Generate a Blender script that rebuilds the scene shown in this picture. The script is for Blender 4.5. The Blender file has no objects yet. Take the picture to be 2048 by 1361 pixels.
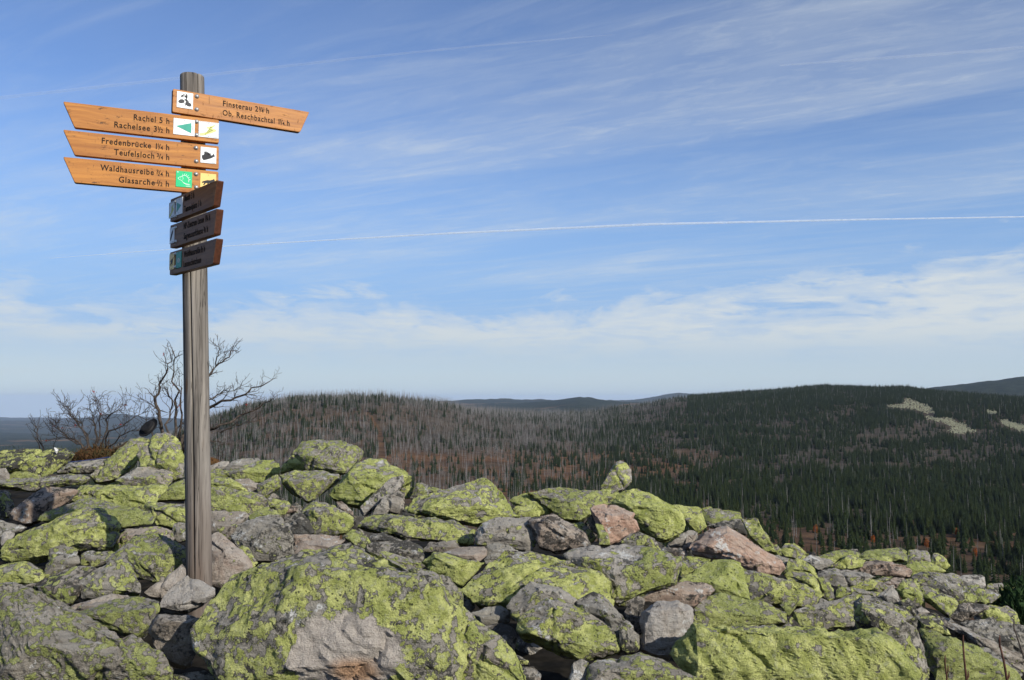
import bpy, bmesh, math, random
import numpy as np
from mathutils import Vector, Matrix

# ------------------------------------------------------------------ camera, sky, sun, exposure
SC = bpy.context.scene
COL = SC.collection
F = 1774.0                       # focal length in photograph pixels (2048 wide)
CX, CY, HOR = 1024.0, 680.5, 800.0
CAMZ = 1.2
PITCH = math.atan((HOR - CY) / F)
cam_d = bpy.data.cameras.new('camera')
cam_d.sensor_width = 36.0
cam_d.lens = 36.0 * F / 2048.0
cam_d.clip_start = 0.05
cam_d.clip_end = 400000.0
cam = bpy.data.objects.new('camera', cam_d)
COL.objects.link(cam)
cam.location = (0, 0, CAMZ)
cam.rotation_euler = (math.pi / 2 + PITCH, 0, 0)
SC.camera = cam

SUN_AZ = math.radians(45)        # from straight behind the camera towards the right
SUN_EL = math.radians(28)
TO_SUN = Vector((math.sin(SUN_AZ) * math.cos(SUN_EL), -math.cos(SUN_AZ) * math.cos(SUN_EL), math.sin(SUN_EL)))
sun_d = bpy.data.lights.new('sun', 'SUN')
sun_d.energy = 5.0
sun_d.angle = math.radians(0.5)
sun_d.color = (1.0, 0.945, 0.85)
sun = bpy.data.objects.new('sun', sun_d)
COL.objects.link(sun)
sun.location = (20, -12, 30)
sun.rotation_euler = (-TO_SUN).to_track_quat('-Z', 'Y').to_euler()

SC.view_settings.view_transform = 'Standard'
SC.view_settings.look = 'None'
SC.view_settings.exposure = 0.12
SC.view_settings.gamma = 1.0
SC.view_settings.use_curve_mapping = False
SC.cycles.use_denoising = True
SC.cycles.max_bounces = 5
SC.cycles.diffuse_bounces = 3
SC.cycles.glossy_bounces = 2
SC.cycles.volume_bounces = 0
SC.cycles.transparent_max_bounces = 8
SC.cycles.sample_clamp_indirect = 4.0
SC.cycles.use_adaptive_sampling = True
SC.cycles.adaptive_threshold = 0.02


class NT:
    """tiny helper to write node graphs"""
    def __init__(self, tree):
        self.t = tree
        tree.nodes.clear()

    def n(self, kind, **kw):
        nd = self.t.nodes.new(kind)
        for k, v in kw.items():
            setattr(nd, k, v)
        return nd

    def put(self, sock, v):
        if v is None:
            return
        if isinstance(v, bpy.types.NodeSocket):
            self.t.links.new(v, sock)
        else:
            if isinstance(v, (tuple, list)) and sock.type == 'RGBA' and len(v) == 3:
                v = (*v, 1.0)
            sock.default_value = v

    def math(self, op, a, b=None, c=None, clamp=False):
        nd = self.n('ShaderNodeMath', operation=op, use_clamp=clamp)
        self.put(nd.inputs[0], a)
        self.put(nd.inputs[1], b)
        self.put(nd.inputs[2], c)
        return nd.outputs[0]

    def vmath(self, op, a, b=None):
        nd = self.n('ShaderNodeVectorMath', operation=op)
        self.put(nd.inputs[0], a)
        self.put(nd.inputs[1], b)
        return nd.outputs['Value'] if op in ('DOT_PRODUCT', 'LENGTH', 'DISTANCE') else nd.outputs[0]

    def noise(self, vec, scale, detail=4.0, rough=0.55, dist=0.0, color=False):
        nd = self.n('ShaderNodeTexNoise')
        self.put(nd.inputs['Vector'], vec)
        nd.inputs['Scale'].default_value = scale
        nd.inputs['Detail'].default_value = detail
        nd.inputs['Roughness'].default_value = rough
        nd.inputs['Distortion'].default_value = dist
        return nd.outputs['Color' if color else 'Fac']

    def voro(self, vec, scale, feature='F1', rand=1.0):
        nd = self.n('ShaderNodeTexVoronoi', feature=feature)
        self.put(nd.inputs['Vector'], vec)
        nd.inputs['Scale'].default_value = scale
        nd.inputs['Randomness'].default_value = rand
        return nd.outputs['Distance']

    def step(self, v, a, b, lo=0.0, hi=1.0):
        nd = self.n('ShaderNodeMapRange', interpolation_type='SMOOTHSTEP')
        self.put(nd.inputs[0], v)
        nd.inputs[1].default_value = a
        nd.inputs[2].default_value = b
        nd.inputs[3].default_value = lo
        nd.inputs[4].default_value = hi
        return nd.outputs[0]

    def mix(self, fac, a, b, blend='MIX'):
        nd = self.n('ShaderNodeMix', data_type='RGBA', blend_type=blend)
        self.put(nd.inputs[0], fac)
        self.put(nd.inputs[6], a)
        self.put(nd.inputs[7], b)
        return nd.outputs[2]

    def attr(self, name):
        return self.n('ShaderNodeAttribute', attribute_type='OBJECT', attribute_name=name).outputs['Fac']

    def comb(self, x, y, z):
        nd = self.n('ShaderNodeCombineXYZ')
        for i, v in enumerate((x, y, z)):
            self.put(nd.inputs[i], v)
        return nd.outputs[0]

    def mapping(self, vec, scale=(1, 1, 1), rot=(0, 0, 0), loc=(0, 0, 0)):
        nd = self.n('ShaderNodeMapping')
        self.put(nd.inputs['Vector'], vec)
        nd.inputs['Scale'].default_value = scale
        nd.inputs['Rotation'].default_value = rot
        nd.inputs['Location'].default_value = loc
        return nd.outputs[0]


# --- world: daylight sky with thin high cloud
world = bpy.data.worlds.new('World')
SC.world = world
world.use_nodes = True
w = NT(world.node_tree)
w_out = w.n('ShaderNodeOutputWorld')
bg = w.n('ShaderNodeBackground')
bg.inputs['Strength'].default_value = 0.112
sky = w.n('ShaderNodeTexSky', sky_type='NISHITA')
sky.sun_disc = False
sky.sun_elevation = SUN_EL
sky.sun_rotation = math.pi - SUN_AZ      # clockwise from +Y
sky.altitude = 1300
sky.air_density = 1.0
sky.dust_density = 0.6
sky.ozone_density = 2.0
wd = w.n('ShaderNodeTexCoord').outputs['Generated']
sep = w.n('ShaderNodeSeparateXYZ')
w.put(sep.inputs[0], wd)
wx, wy, wz = sep.outputs
zc = w.math('ADD', w.math('MAXIMUM', wz, 0.0), 0.05)
pu = w.math('DIVIDE', wx, zc)
pv = w.math('DIVIDE', wy, zc)
# streaks of ice cloud drawn out along one wind direction (towards the far left)
sa, sb = math.sin(math.radians(-62)), math.cos(math.radians(-62))
ps = w.math('ADD', w.math('MULTIPLY', pu, sa), w.math('MULTIPLY', pv, sb))
pt = w.math('SUBTRACT', w.math('MULTIPLY', pv, sa), w.math('MULTIPLY', pu, sb))


def streak(fs, ft, off, scale, detail, rough, dist):
    return w.noise(w.comb(w.math('MULTIPLY_ADD', ps, fs, off), w.math('MULTIPLY_ADD', pt, ft, off * 1.7), off), scale, detail, rough, dist)


c1 = streak(0.45, 1.3, 3.1, 1.0, 9, 0.62, 0.5)
c2 = streak(0.30, 0.45, 5.4, 1.0, 4, 0.5, 0.2)
c3 = streak(1.5, 7.0, 9.2, 1.0, 7, 0.66, 0.6)
c4 = streak(6.0, 14.0, 2.7, 1.0, 6, 0.66, 0.5)
area = w.step(c2, 0.36, 0.62)
cir = w.math('MULTIPLY', w.step(c1, 0.40, 0.72), w.math('MULTIPLY_ADD', area, 0.8, 0.2))
fib = w.math('MULTIPLY', w.step(c3, 0.42, 0.72), w.math('MULTIPLY_ADD', area, 0.75, 0.25))
rip = w.math('MULTIPLY', w.step(c4, 0.46, 0.70), w.step(c1, 0.45, 0.65))
cir = w.math('ADD', w.math('MULTIPLY', cir, 0.30), w.math('ADD', w.math('MULTIPLY', fib, 0.18), w.math('MULTIPLY', rip, 0.13)))
cir = w.math('ADD', cir, w.math('MULTIPLY', area, 0.08), clamp=True)
# cloud bank low over the horizon, with a ragged upper edge
b1 = w.noise(w.comb(wx, wy, w.math('MULTIPLY', wz, 3.2)), 4.2, 9, 0.62, 0.5)
b2 = w.noise(w.comb(wx, wy, w.math('MULTIPLY', wz, 4.0)), 15.0, 8, 0.64, 0.6)
b3 = w.noise(w.comb(wx, wy, w.math('MULTIPLY', wz, 9.0)), 7.0, 6, 0.62, 0.4)
ze = w.math('SUBTRACT', wz, w.math('MULTIPLY', wx, 0.05))
edge = w.math('ADD', w.math('ADD', ze, w.math('MULTIPLY', w.math('SUBTRACT', b1, 0.5), 0.17)), w.math('MULTIPLY', w.math('SUBTRACT', b2, 0.5), 0.11))
bank = w.step(edge, 0.128, 0.082)
bank = w.math('MULTIPLY', bank, w.step(w.math('ADD', w.math('MULTIPLY', b2, 0.45), w.math('MULTIPLY', b3, 0.55)), 0.38, 0.57, 0.55, 1.0))
bank = w.math('MULTIPLY', bank, w.step(wz, 0.03, 0.075, 0.30, 1.0))
bank = w.math('MULTIPLY', bank, w.step(wx, -0.55, 0.15, 0.85, 1.0))
low = w.step(wz, 0.34, 0.05, 0.0, 0.88)
low_c = w.mix(w.step(wz, 0.09, 0.02), (2.15, 3.7, 6.2), (4.3, 5.2, 5.8))
high = w.math('MAXIMUM', cir, bank, clamp=True)
cloud_c = w.mix(w.step(wz, 0.10, 0.025), (5.5, 5.95, 6.2), (4.7, 5.4, 5.8))
sky_col = w.mix(1.0, sky.outputs[0], (0.85, 0.98, 1.22), 'MULTIPLY')
w.put(bg.inputs['Color'], w.mix(high, w.mix(low, sky_col, low_c), cloud_c))
w.put(w_out.inputs['Surface'], bg.outputs[0])

# ------------------------------------------------------------------ geometry helpers
_cp, _sp = math.cos(PITCH), math.sin(PITCH)


def ray(px, py):
    """world direction through a photograph pixel, scaled so that its y (distance) is 1"""
    x, v = (px - CX) / F, (CY - py) / F
    dy = _cp - v * _sp
    dz = _sp + v * _cp
    return np.array([x / dy, 1.0, dz / dy])


def at(px, py, d):
    return ray(px, py) * d + np.array([0, 0, CAMZ])


def project(p):
    p = np.asarray(p, float)
    x, y, z = p[..., 0], p[..., 1], p[..., 2] - CAMZ
    dep = y * _cp + z * _sp
    up = -y * _sp + z * _cp
    return CX + F * x / dep, CY - F * up / dep


def link(o, parent=None):
    COL.objects.link(o)
    if parent is not None:
        o.parent = parent
    return o


def mesh_obj(name, verts, faces, mat=None, parent=None, smooth=False, loc=None):
    me = bpy.data.meshes.new(name)
    me.from_pydata([tuple(v) for v in verts], [], [tuple(f) for f in faces])
    me.update()
    if smooth:
        me.polygons.foreach_set('use_smooth', [True] * len(me.polygons))
    if mat:
        me.materials.append(mat)
    o = bpy.data.objects.new(name, me)
    if loc is not None:
        o.location = tuple(loc)
    return link(o, parent)


def tri_mesh(name, V, T, smooth=True):
    me = bpy.data.meshes.new(name)
    V = np.asarray(V, np.float32)
    T = np.asarray(T, np.int32)
    me.vertices.add(len(V))
    me.vertices.foreach_set('co', V.ravel())
    k = T.shape[1]
    me.loops.add(T.size)
    me.loops.foreach_set('vertex_index', T.ravel())
    me.polygons.add(len(T))
    me.polygons.foreach_set('loop_start', np.arange(0, T.size, k, dtype=np.int32))
    me.polygons.foreach_set('loop_total', np.full(len(T), k, np.int32))
    me.polygons.foreach_set('use_smooth', np.full(len(T), smooth))
    me.update(calc_edges=True)
    me.validate()
    return me


def tag(o, label=None, cat=None, group=None, kind=None):
    for k, v in (('label', label), ('category', cat), ('group', group), ('kind', kind)):
        if v:
            o[k] = v
    return o


def empty(name, loc):
    o = bpy.data.objects.new(name, None)
    o.empty_display_size = 0.1
    o.location = tuple(loc)
    return link(o)


# --- vectorised gradient noise
_rng = np.random.RandomState(7)
_perm = _rng.permutation(256)
_perm = np.concatenate([_perm, _perm, _perm])
_grad = _rng.normal(size=(256, 3))
_grad /= np.linalg.norm(_grad, axis=1)[:, None]


def pnoise(P):
    P = np.asarray(P, float)
    i = np.floor(P).astype(int)
    f = P - i
    u = f * f * f * (f * (f * 6 - 15) + 10)
    i &= 255
    out = 0
    for dx in (0, 1):
        wx_ = u[:, 0] if dx else 1 - u[:, 0]
        for dy in (0, 1):
            wy_ = u[:, 1] if dy else 1 - u[:, 1]
            for dz in (0, 1):
                wz_ = u[:, 2] if dz else 1 - u[:, 2]
                h = _perm[_perm[_perm[(i[:, 0] + dx) & 255] + ((i[:, 1] + dy) & 255)] + ((i[:, 2] + dz) & 255)]
                g = _grad[h]
                out = out + wx_ * wy_ * wz_ * (g[:, 0] * (f[:, 0] - dx) + g[:, 1] * (f[:, 1] - dy) + g[:, 2] * (f[:, 2] - dz))
    return out * 1.6


def fbm(P, octv=4, gain=0.5, lac=2.03):
    a, s, o = 1.0, 1.0, 0
    for k in range(octv):
        o = o + a * pnoise(P * s + 17.3 * k)
        a *= gain
        s *= lac
    return o


def tube(pts, rads, sides=6, cap=True):
    """verts, faces of a tapered tube along a polyline"""
    pts = [Vector(p) for p in pts]
    V, Fc = [], []
    ref = Vector((0.31, 0.17, 0.93)).normalized()
    for k, p in enumerate(pts):
        t = (pts[min(k + 1, len(pts) - 1)] - pts[max(k - 1, 0)]).normalized()
        r = ref if abs(t.dot(ref)) < 0.95 else Vector((1, 0, 0))
        a = t.cross(r).normalized()
        b = t.cross(a)
        for s in range(sides):
            an = 2 * math.pi * s / sides
            V.append(p + (a * math.cos(an) + b * math.sin(an)) * rads[k])
    for k in range(len(pts) - 1):
        for s in range(sides):
            s2 = (s + 1) % sides
            Fc.append((k * sides + s, k * sides + s2, (k + 1) * sides + s2, (k + 1) * sides + s))
    if cap:
        Fc.append(tuple(range(sides))[::-1])
        Fc.append(tuple((len(pts) - 1) * sides + s for s in range(sides)))
    return V, Fc


class MB:
    def __init__(self):
        self.v, self.f = [], []

    def add(self, V, Fc):
        n = len(self.v)
        self.v.extend([tuple(x) for x in V])
        self.f.extend([tuple(i + n for i in f) for f in Fc])

    def build(self, name, mat, parent=None, smooth=False, loc=None):
        return mesh_obj(name, self.v, self.f, mat, parent, smooth, loc)


# ------------------------------------------------------------------ materials
def material(name):
    m = bpy.data.materials.new(name)
    m.use_nodes = True
    g = NT(m.node_tree)
    out = g.n('ShaderNodeOutputMaterial')
    b = g.n('ShaderNodeBsdfPrincipled')
    b.inputs['Roughness'].default_value = 0.8
    b.inputs['Specular IOR Level'].default_value = 0.25
    g.put(out.inputs['Surface'], b.outputs[0])
    return m, g, b


def bump(g, b, h, strength, dist):
    nd = g.n('ShaderNodeBump')
    nd.inputs['Strength'].default_value = strength
    nd.inputs['Distance'].default_value = dist
    g.put(nd.inputs['Height'], h)
    g.put(b.inputs['Normal'], nd.outputs[0])


def plain(name, col, rough=0.7, var=0.15, scale=20.0):
    m, g, b = material(name)
    co = g.n('ShaderNodeTexCoord').outputs['Object']
    n = g.noise(co, scale, 5, 0.6)
    dark = tuple(c * (1 - var) for c in col)
    lite = tuple(min(1, c * (1 + var)) for c in col)
    g.put(b.inputs['Base Color'], g.mix(g.step(n, 0.3, 0.7), dark, lite))
    b.inputs['Roughness'].default_value = rough
    return m


def rock_material(name, patch=None):
    m, g, b = material(name)
    co = g.n('ShaderNodeTexCoord').outputs['Object']
    seed, lich, pink, dark, pale = (g.attr(k) for k in ('seed', 'lichen', 'pink', 'dark', 'pale'))
    var = g.math('FRACT', g.math('MULTIPLY', seed, 0.3819))
    nsc = g.n('ShaderNodeVectorMath', operation='SCALE')
    g.put(nsc.inputs[0], co)
    g.put(nsc.inputs['Scale'], g.math('MULTIPLY_ADD', var, 0.55, 0.72))
    P = g.vmath('ADD', nsc.outputs[0], g.comb(g.math('MULTIPLY', seed, 13.7), g.math('MULTIPLY', seed, 5.3), g.math('MULTIPLY', seed, 9.1)))
    nz = g.n('ShaderNodeSeparateXYZ')
    g.put(nz.inputs[0], g.n('ShaderNodeNewGeometry').outputs['Normal'])
    big = g.noise(P, 2.6, 5, 0.55, 0.3)
    mid = g.noise(P, 15.0, 7, 0.62, 0.3)
    fine = g.noise(P, 44.0, 6, 0.66)
    grain = g.noise(P, 190.0, 4, 0.7)
    spots = g.voro(P, 34.0, 'SMOOTH_F1')
    # bare gneiss with foliation streaks
    fol = g.noise(g.mapping(P, (3.0, 9.0, 30.0), (0.5, 0.35, 0.2)), 1.0, 6, 0.65, 0.4)
    rock = g.mix(g.step(fol, 0.28, 0.74), (0.140, 0.126, 0.100), (0.375, 0.345, 0.285))
    rock = g.mix(g.math('MULTIPLY', g.step(big, 0.42, 0.62), 0.45), rock, (0.195, 0.182, 0.150))
    rock = g.mix(g.math('MULTIPLY', g.step(mid, 0.50, 0.62), 0.5), rock, (0.385, 0.36, 0.31))
    pk = g.math('MULTIPLY', pink, g.step(g.math('ADD', big, g.math('MULTIPLY', fine, 0.3)), 0.45, 0.75, 0.55, 1.0))
    rock = g.mix(pk, rock, g.mix(g.step(mid, 0.3, 0.7), (0.37, 0.215, 0.145), (0.53, 0.37, 0.275)))
    rock = g.mix(g.math('MULTIPLY', pale, g.step(mid, 0.3, 0.62, 0.45, 1.0)), rock, (0.43, 0.40, 0.36))
    rock = g.mix(g.step(nz.outputs[2], 0.6, 0.95, 0.0, 0.35), rock, (0.37, 0.35, 0.305))
    # white crustose lichen and black crust, which also paints gap shade onto the wedged stones
    wmask = g.step(g.math('ADD', g.math('MULTIPLY', g.noise(P, 7.0, 8, 0.7, 0.2), 0.65), g.math('MULTIPLY', fine, 0.35)), 0.555, 0.60)
    rock = g.mix(g.math('MULTIPLY', wmask, 0.9), rock, (0.56, 0.555, 0.52))
    kv = g.math('ADD', g.math('MULTIPLY', g.noise(P, 9.0, 7, 0.68, 0.3), 0.6), g.math('MULTIPLY', fine, 0.4))
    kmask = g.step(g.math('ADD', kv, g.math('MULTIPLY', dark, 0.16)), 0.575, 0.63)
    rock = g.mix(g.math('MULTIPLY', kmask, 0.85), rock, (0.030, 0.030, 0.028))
    speck = g.math('MULTIPLY', g.step(grain, 0.60, 0.68), 0.6)
    rock = g.mix(speck, rock, (0.05, 0.047, 0.042))
    # yellow-green map lichen, more on top and on the weather side
    cover = g.math('ADD', g.math('MULTIPLY', big, 0.34), g.math('MULTIPLY', mid, 0.66))
    cover = g.math('ADD', cover, g.math('MULTIPLY', fine, 0.44))
    cover = g.math('ADD', cover, g.math('MULTIPLY', grain, 0.10))
    cover = g.math('SUBTRACT', cover, g.math('MULTIPLY', spots, 0.22))
    cover = g.math('ADD', cover, g.math('MULTIPLY_ADD', lich, 0.50, -0.368))
    topf = g.step(nz.outputs[2], 0.60, 0.95)
    cover = g.math('SUBTRACT', cover, g.math('MULTIPLY', topf, 0.055))
    if patch:
        pc, pr = patch
        dvec = g.vmath('SUBTRACT', co, pc)
        dl = g.vmath('LENGTH', g.vmath('DIVIDE', dvec, pr))
        dl = g.math('ADD', dl, g.math('MULTIPLY', g.math('SUBTRACT', mid, 0.5), 1.1))
        bare = g.step(dl, 1.06, 0.94)
        cover = g.math('SUBTRACT', cover, g.math('MULTIPLY', bare, 0.35))
        rust = g.step(g.math('ADD', g.vmath('LENGTH', g.vmath('DIVIDE', g.vmath('SUBTRACT', dvec, (0.03, 0, -0.06)), (0.10, 0.4, 0.06))), g.math('MULTIPLY', big, 0.9)), 1.6, 0.9)
        brc = g.mix(g.step(fine, 0.3, 0.7), (0.34, 0.30, 0.26), (0.47, 0.42, 0.36))
        brc = g.mix(g.math('MULTIPLY', rust, 0.75), brc, (0.36, 0.19, 0.085))
        brc = g.mix(speck, brc, (0.10, 0.09, 0.08))
        rock = g.mix(bare, rock, brc)
    lm = g.step(cover, 0.545, 0.566)
    rim = g.math('SUBTRACT', g.step(cover, 0.505, 0.545), lm, clamp=True)
    rock = g.mix(g.math('MULTIPLY', rim, 0.7), rock, (0.035, 0.037, 0.026))
    lcol = g.mix(g.step(g.noise(P, 21.0, 5, 0.6), 0.35, 0.68), (0.285, 0.310, 0.085), (0.530, 0.545, 0.200))
    lcol = g.mix(g.math('MULTIPLY', g.step(big, 0.50, 0.66), 0.5), lcol, (0.215, 0.250, 0.070))
    lcol = g.mix(g.step(var, 0.55, 1.0, 0.0, 0.45), lcol, (0.23, 0.26, 0.095))
    lcol = g.mix(g.math('MULTIPLY', g.step(fine, 0.53, 0.66), 0.5), lcol, (0.36, 0.36, 0.25))
    dots = g.math('MULTIPLY', g.step(g.voro(P, 70.0), 0.34, 0.20), g.step(g.noise(P, 16.0, 4, 0.6), 0.42, 0.60))
    crack = g.step(g.voro(P, 85.0, 'DISTANCE_TO_EDGE'), 0.05, 0.015)
    crack = g.math('MULTIPLY', crack, 0.4)
    dk = g.math('ADD', g.math('MULTIPLY', dots, 0.8), crack, clamp=True)
    dk = g.math('ADD', dk, g.math('MULTIPLY', g.step(grain, 0.58, 0.70), 0.4), clamp=True)
    lcol = g.mix(dk, lcol, (0.035, 0.04, 0.018))
    g.put(b.inputs['Base Color'], g.mix(lm, rock, lcol))
    b.inputs['Roughness'].default_value = 0.88
    b.inputs['Specular IOR Level'].default_value = 0.18
    h = g.math('ADD', g.math('MULTIPLY', mid, 0.30), g.math('MULTIPLY', fine, 0.60))
    h = g.math('ADD', h, g.math('MULTIPLY', grain, 0.30))
    h = g.math('ADD', h, g.math('MULTIPLY', fol, 0.45))
    h = g.math('ADD', h, g.math('MULTIPLY', lm, 0.10))
    bump(g, b, h, 1.0, 0.032)
    return m


M_ROCK = rock_material('lichen_rock')

# ------------------------------------------------------------------ the ground: one polar sheet out to the horizon
DN = [25, 60, 120, 250, 400, 600, 900, 1300, 1700, 2000, 2300, 2700, 3200, 4500, 6500, 9500, 14000, 20000, 30000, 45000]
TAB = {
    -500: [1250, 1250, 1240, 1200, 1130, 1060, 1010, 980, 960, 950, 945, 935, 925, 905, 890, 874, 862, 848, 838, 836],
    0:    [1250, 1250, 1240, 1200, 1130, 1060, 1010, 980, 960, 950, 945, 935, 925, 905, 890, 872, 858, 846, 838, 836],
    120:  [1250, 1250, 1240, 1200, 1130, 1060, 1010, 980, 960, 950, 945, 935, 922, 902, 888, 874, 860, 846, 837, 838],
    230:  [1250, 1250, 1240, 1200, 1130, 1060, 1010, 975, 950, 938, 932, 925, 915, 900, 888, 870, 852, 829, 838, 840],
    320:  [1250, 1250, 1240, 1200, 1130, 1060, 1005, 960, 915, 892, 885, 888, 892, 893, 882, 866, 854, 837, 838, 842],
    420:  [1280, 1280, 1270, 1220, 1140, 1065, 1000, 940, 880, 842, 845, 858, 870, 880, 872, 866, 854, 840, 838, 842],
    500:  [1290, 1290, 1280, 1230, 1140, 1068, 998, 928, 858, 815, 815, 830, 850, 860, 860, 850, 845, 838, 838, 842],
    600:  [1300, 1300, 1290, 1240, 1150, 1070, 998, 925, 850, 800, 799, 815, 835, 845, 845, 840, 835, 832, 836, 842],
    760:  [1300, 1300, 1290, 1250, 1155, 1072, 998, 928, 855, 800, 797, 812, 830, 840, 838, 830, 825, 825, 832, 842],
    870:  [1300, 1300, 1290, 1255, 1158, 1074, 1000, 932, 868, 818, 808, 816, 828, 836, 834, 818, 806, 815, 830, 842],
    960:  [1300, 1300, 1290, 1258, 1160, 1075, 1000, 938, 882, 846, 828, 826, 828, 832, 830, 816, 801, 812, 826, 842],
    1060: [1310, 1310, 1300, 1260, 1160, 1075, 1002, 942, 892, 862, 842, 832, 828, 826, 822, 808, 803, 812, 826, 842],
    1160: [1320, 1320, 1300, 1262, 1162, 1076, 1004, 945, 898, 870, 850, 836, 828, 822, 815, 796, 804, 801, 824, 842],
    1260: [1330, 1330, 1310, 1265, 1164, 1078, 1006, 946, 900, 870, 846, 826, 814, 812, 812, 806, 806, 800, 824, 842],
    1360: [1340, 1340, 1315, 1268, 1166, 1080, 1006, 945, 896, 862, 832, 806, 798, 806, 812, 812, 806, 789, 824, 842],
    1500: [1360, 1360, 1325, 1272, 1170, 1084, 1008, 942, 888, 850, 818, 794, 788, 802, 812, 815, 812, 806, 824, 842],
    1650: [1400, 1400, 1340, 1280, 1176, 1090, 1010, 938, 880, 842, 810, 784, 777, 796, 810, 815, 816, 815, 824, 842],
    1800: [1450, 1450, 1350, 1290, 1182, 1096, 1014, 938, 876, 832, 800, 780, 782, 798, 788, 790, 812, 815, 824, 842],
    1900: [1480, 1480, 1360, 1295, 1186, 1100, 1018, 940, 876, 828, 802, 790, 793, 800, 772, 784, 812, 815, 824, 842],
    2048: [1500, 1500, 1370, 1300, 1190, 1104, 1022, 940, 872, 822, 804, 802, 806, 805, 755, 776, 812, 815, 824, 842],
    2600: [1500, 1500, 1370, 1300, 1190, 1104, 1022, 940, 866, 815, 800, 802, 806, 800, 738, 770, 812, 815, 824, 842],
}
_colx = np.array(sorted(TAB))
_tabv = np.array([TAB[k] for k in sorted(TAB)], float)
_lnd = np.log(np.array(DN, float))


def _cubic(x, xs, ys):
    """monotone-ish cubic along the last axis of ys (rows = samples), x 1-D, per-sample rows"""
    x = np.clip(x, xs[0], xs[-1])
    i = np.clip(np.searchsorted(xs, x) - 1, 0, len(xs) - 2)
    h = xs[1:] - xs[:-1]
    d = (ys[:, 1:] - ys[:, :-1]) / h
    m = np.zeros_like(ys)
    m[:, 1:-1] = np.where(d[:, 1:] * d[:, :-1] > 0, 2 * d[:, 1:] * d[:, :-1] / (d[:, 1:] + d[:, :-1] + 1e-12 * np.sign(d[:, 1:] + d[:, :-1] + 1e-15)), 0)
    m[:, 0], m[:, -1] = d[:, 0], d[:, -1]
    r = np.arange(len(x))
    t = (x - xs[i]) / h[i]
    h00, h10 = 2 * t**3 - 3 * t**2 + 1, t**3 - 2 * t**2 + t
    h01, h11 = -2 * t**3 + 3 * t**2, t**3 - t**2
    return h00 * ys[r, i] + h10 * h[i] * m[r, i] + h01 * ys[r, i + 1] + h11 * h[i] * m[r, i + 1]


def scree_py(px, d):
    return 730 + F * 1.13 / d + 0.28 * np.clip(px - 1250, 0, 900)


def scree_depth(px, py):
    return F * 1.13 / max(py - 0.28 * min(max(px - 1250, 0), 900) - 730, 40)


def ground_z(x, y):
    """height of the land at plan positions (arrays)"""
    x, y = np.asarray(x, float), np.asarray(y, float)
    d = np.maximum(np.hypot(x, y), 0.5)
    fy = np.maximum(y, 0.05 * d)
    px = np.where(y > 0, CX + F * x / fy, np.where(x > 0, 2600, -500))
    px = np.clip(px, -500, 2600)
    depth = np.where(y > 0.3 * d, y, d)
    # columns: smooth interpolation between tables
    j = np.clip(np.searchsorted(_colx, px) - 1, 0, len(_colx) - 2)
    t = (px - _colx[j]) / (_colx[j + 1] - _colx[j])
    t = t * t * (3 - 2 * t) * 0.5 + t * 0.5
    rows = _tabv[j] * (1 - t)[:, None] + _tabv[j + 1] * t[:, None]
    py = _cubic(np.log(np.maximum(depth, 25)), _lnd, rows)
    zf = CAMZ - (py - HOR) / F * depth
    P = np.stack([x, y, np.zeros_like(x)], 1)
    amp = np.clip(depth / 400, 0, 1)
    zf = zf + np.clip((depth - 6000) / 6000, 0, 1) * 70 * fbm(P / 4500.0 + 2.0, 3)
    zf = zf + amp * (4.0 * fbm(P / 300.0, 3) + 1.2 * fbm(P / 60.0, 2)) * np.where(depth > 5000, 4.0, 1.0)
    dn = np.clip(depth, 1.0, 30)
    zn = CAMZ - (scree_py(px, dn) - HOR) / F * dn - 0.30
    st = 6.6 + 3.6 * np.clip((520 - px) / 120, 0, 1) + 1.0 * np.clip((px - 1400) / 300, 0, 1)
    b_ = np.clip((depth - st) / 6.5, 0, 1)
    b_ = b_ * b_ * (3 - 2 * b_)
    return np.where(depth < 25, zn * (1 - b_) + np.minimum(zf, zn) * b_, zf)


az_f = np.linspace(-38, 38, 620)
az_b = np.concatenate([np.linspace(-178, -39, 60), az_f, np.linspace(39, 178, 60)])
rad = np.concatenate([np.linspace(0.02, 12, 38), np.geomspace(12.8, 300, 46)[0:], np.geomspace(312, 3600, 150), np.geomspace(3700, 60000, 70)])
A, R_ = np.meshgrid(np.radians(az_b), rad)
# rows are lines of equal distance; inside the view distance means depth
gx = (R_ * np.sin(A)).ravel()
gy = (R_ * np.cos(A)).ravel()
gz = ground_z(gx, gy)
na, nr = len(az_b), len(rad)
ii = (np.arange(nr - 1)[:, None] * na + np.arange(na)[None, :])
nxt = (np.arange(na) + 1) % na
i2 = (np.arange(nr - 1)[:, None] * na + nxt[None, :])
quads = np.stack([ii.ravel(), i2.ravel(), (i2 + na).ravel(), (ii + na).ravel()], 1)
quads = quads[:, ::-1]
me = tri_mesh('ground', np.stack([gx, gy, gz], 1), quads)
_X, _Y = project(np.stack([gx, gy, gz], 1))
def _sm(v, a_, c_):
    t_ = np.clip((v - a_) / (c_ - a_), 0, 1)
    return t_ * t_ * (3 - 2 * t_)
_clr = _sm(_Y, 880, 925) * _sm(_X, 1560, 1240) * _sm(_X, 560, 760) + 0.6 * _sm(_Y, 1020, 1070) + 0.35 * _sm(_Y, 800, 830) * _sm(_X, 1000, 500)
_path = np.abs(_X - (733 + (_Y - 820) * 0.38 + 8 * np.sin(_Y / 22.0))) < 2.5 + (_Y - 800) * 0.035
_clr = np.clip(np.where(_path & (_X < 900) & (_Y > 822), 0.75, _clr) + 0.12, 0, 1)
_clr = np.where(gy > 100, _clr, 0.3)
_ca = me.attributes.new('clearing', 'FLOAT', 'POINT')
_ca.data.foreach_set('value', _clr.astype(np.float32))
ground = bpy.data.objects.new('ground', me)
link(ground)
tag(ground, 'forested hill country falling away from the rocky summit', kind='structure')

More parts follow.
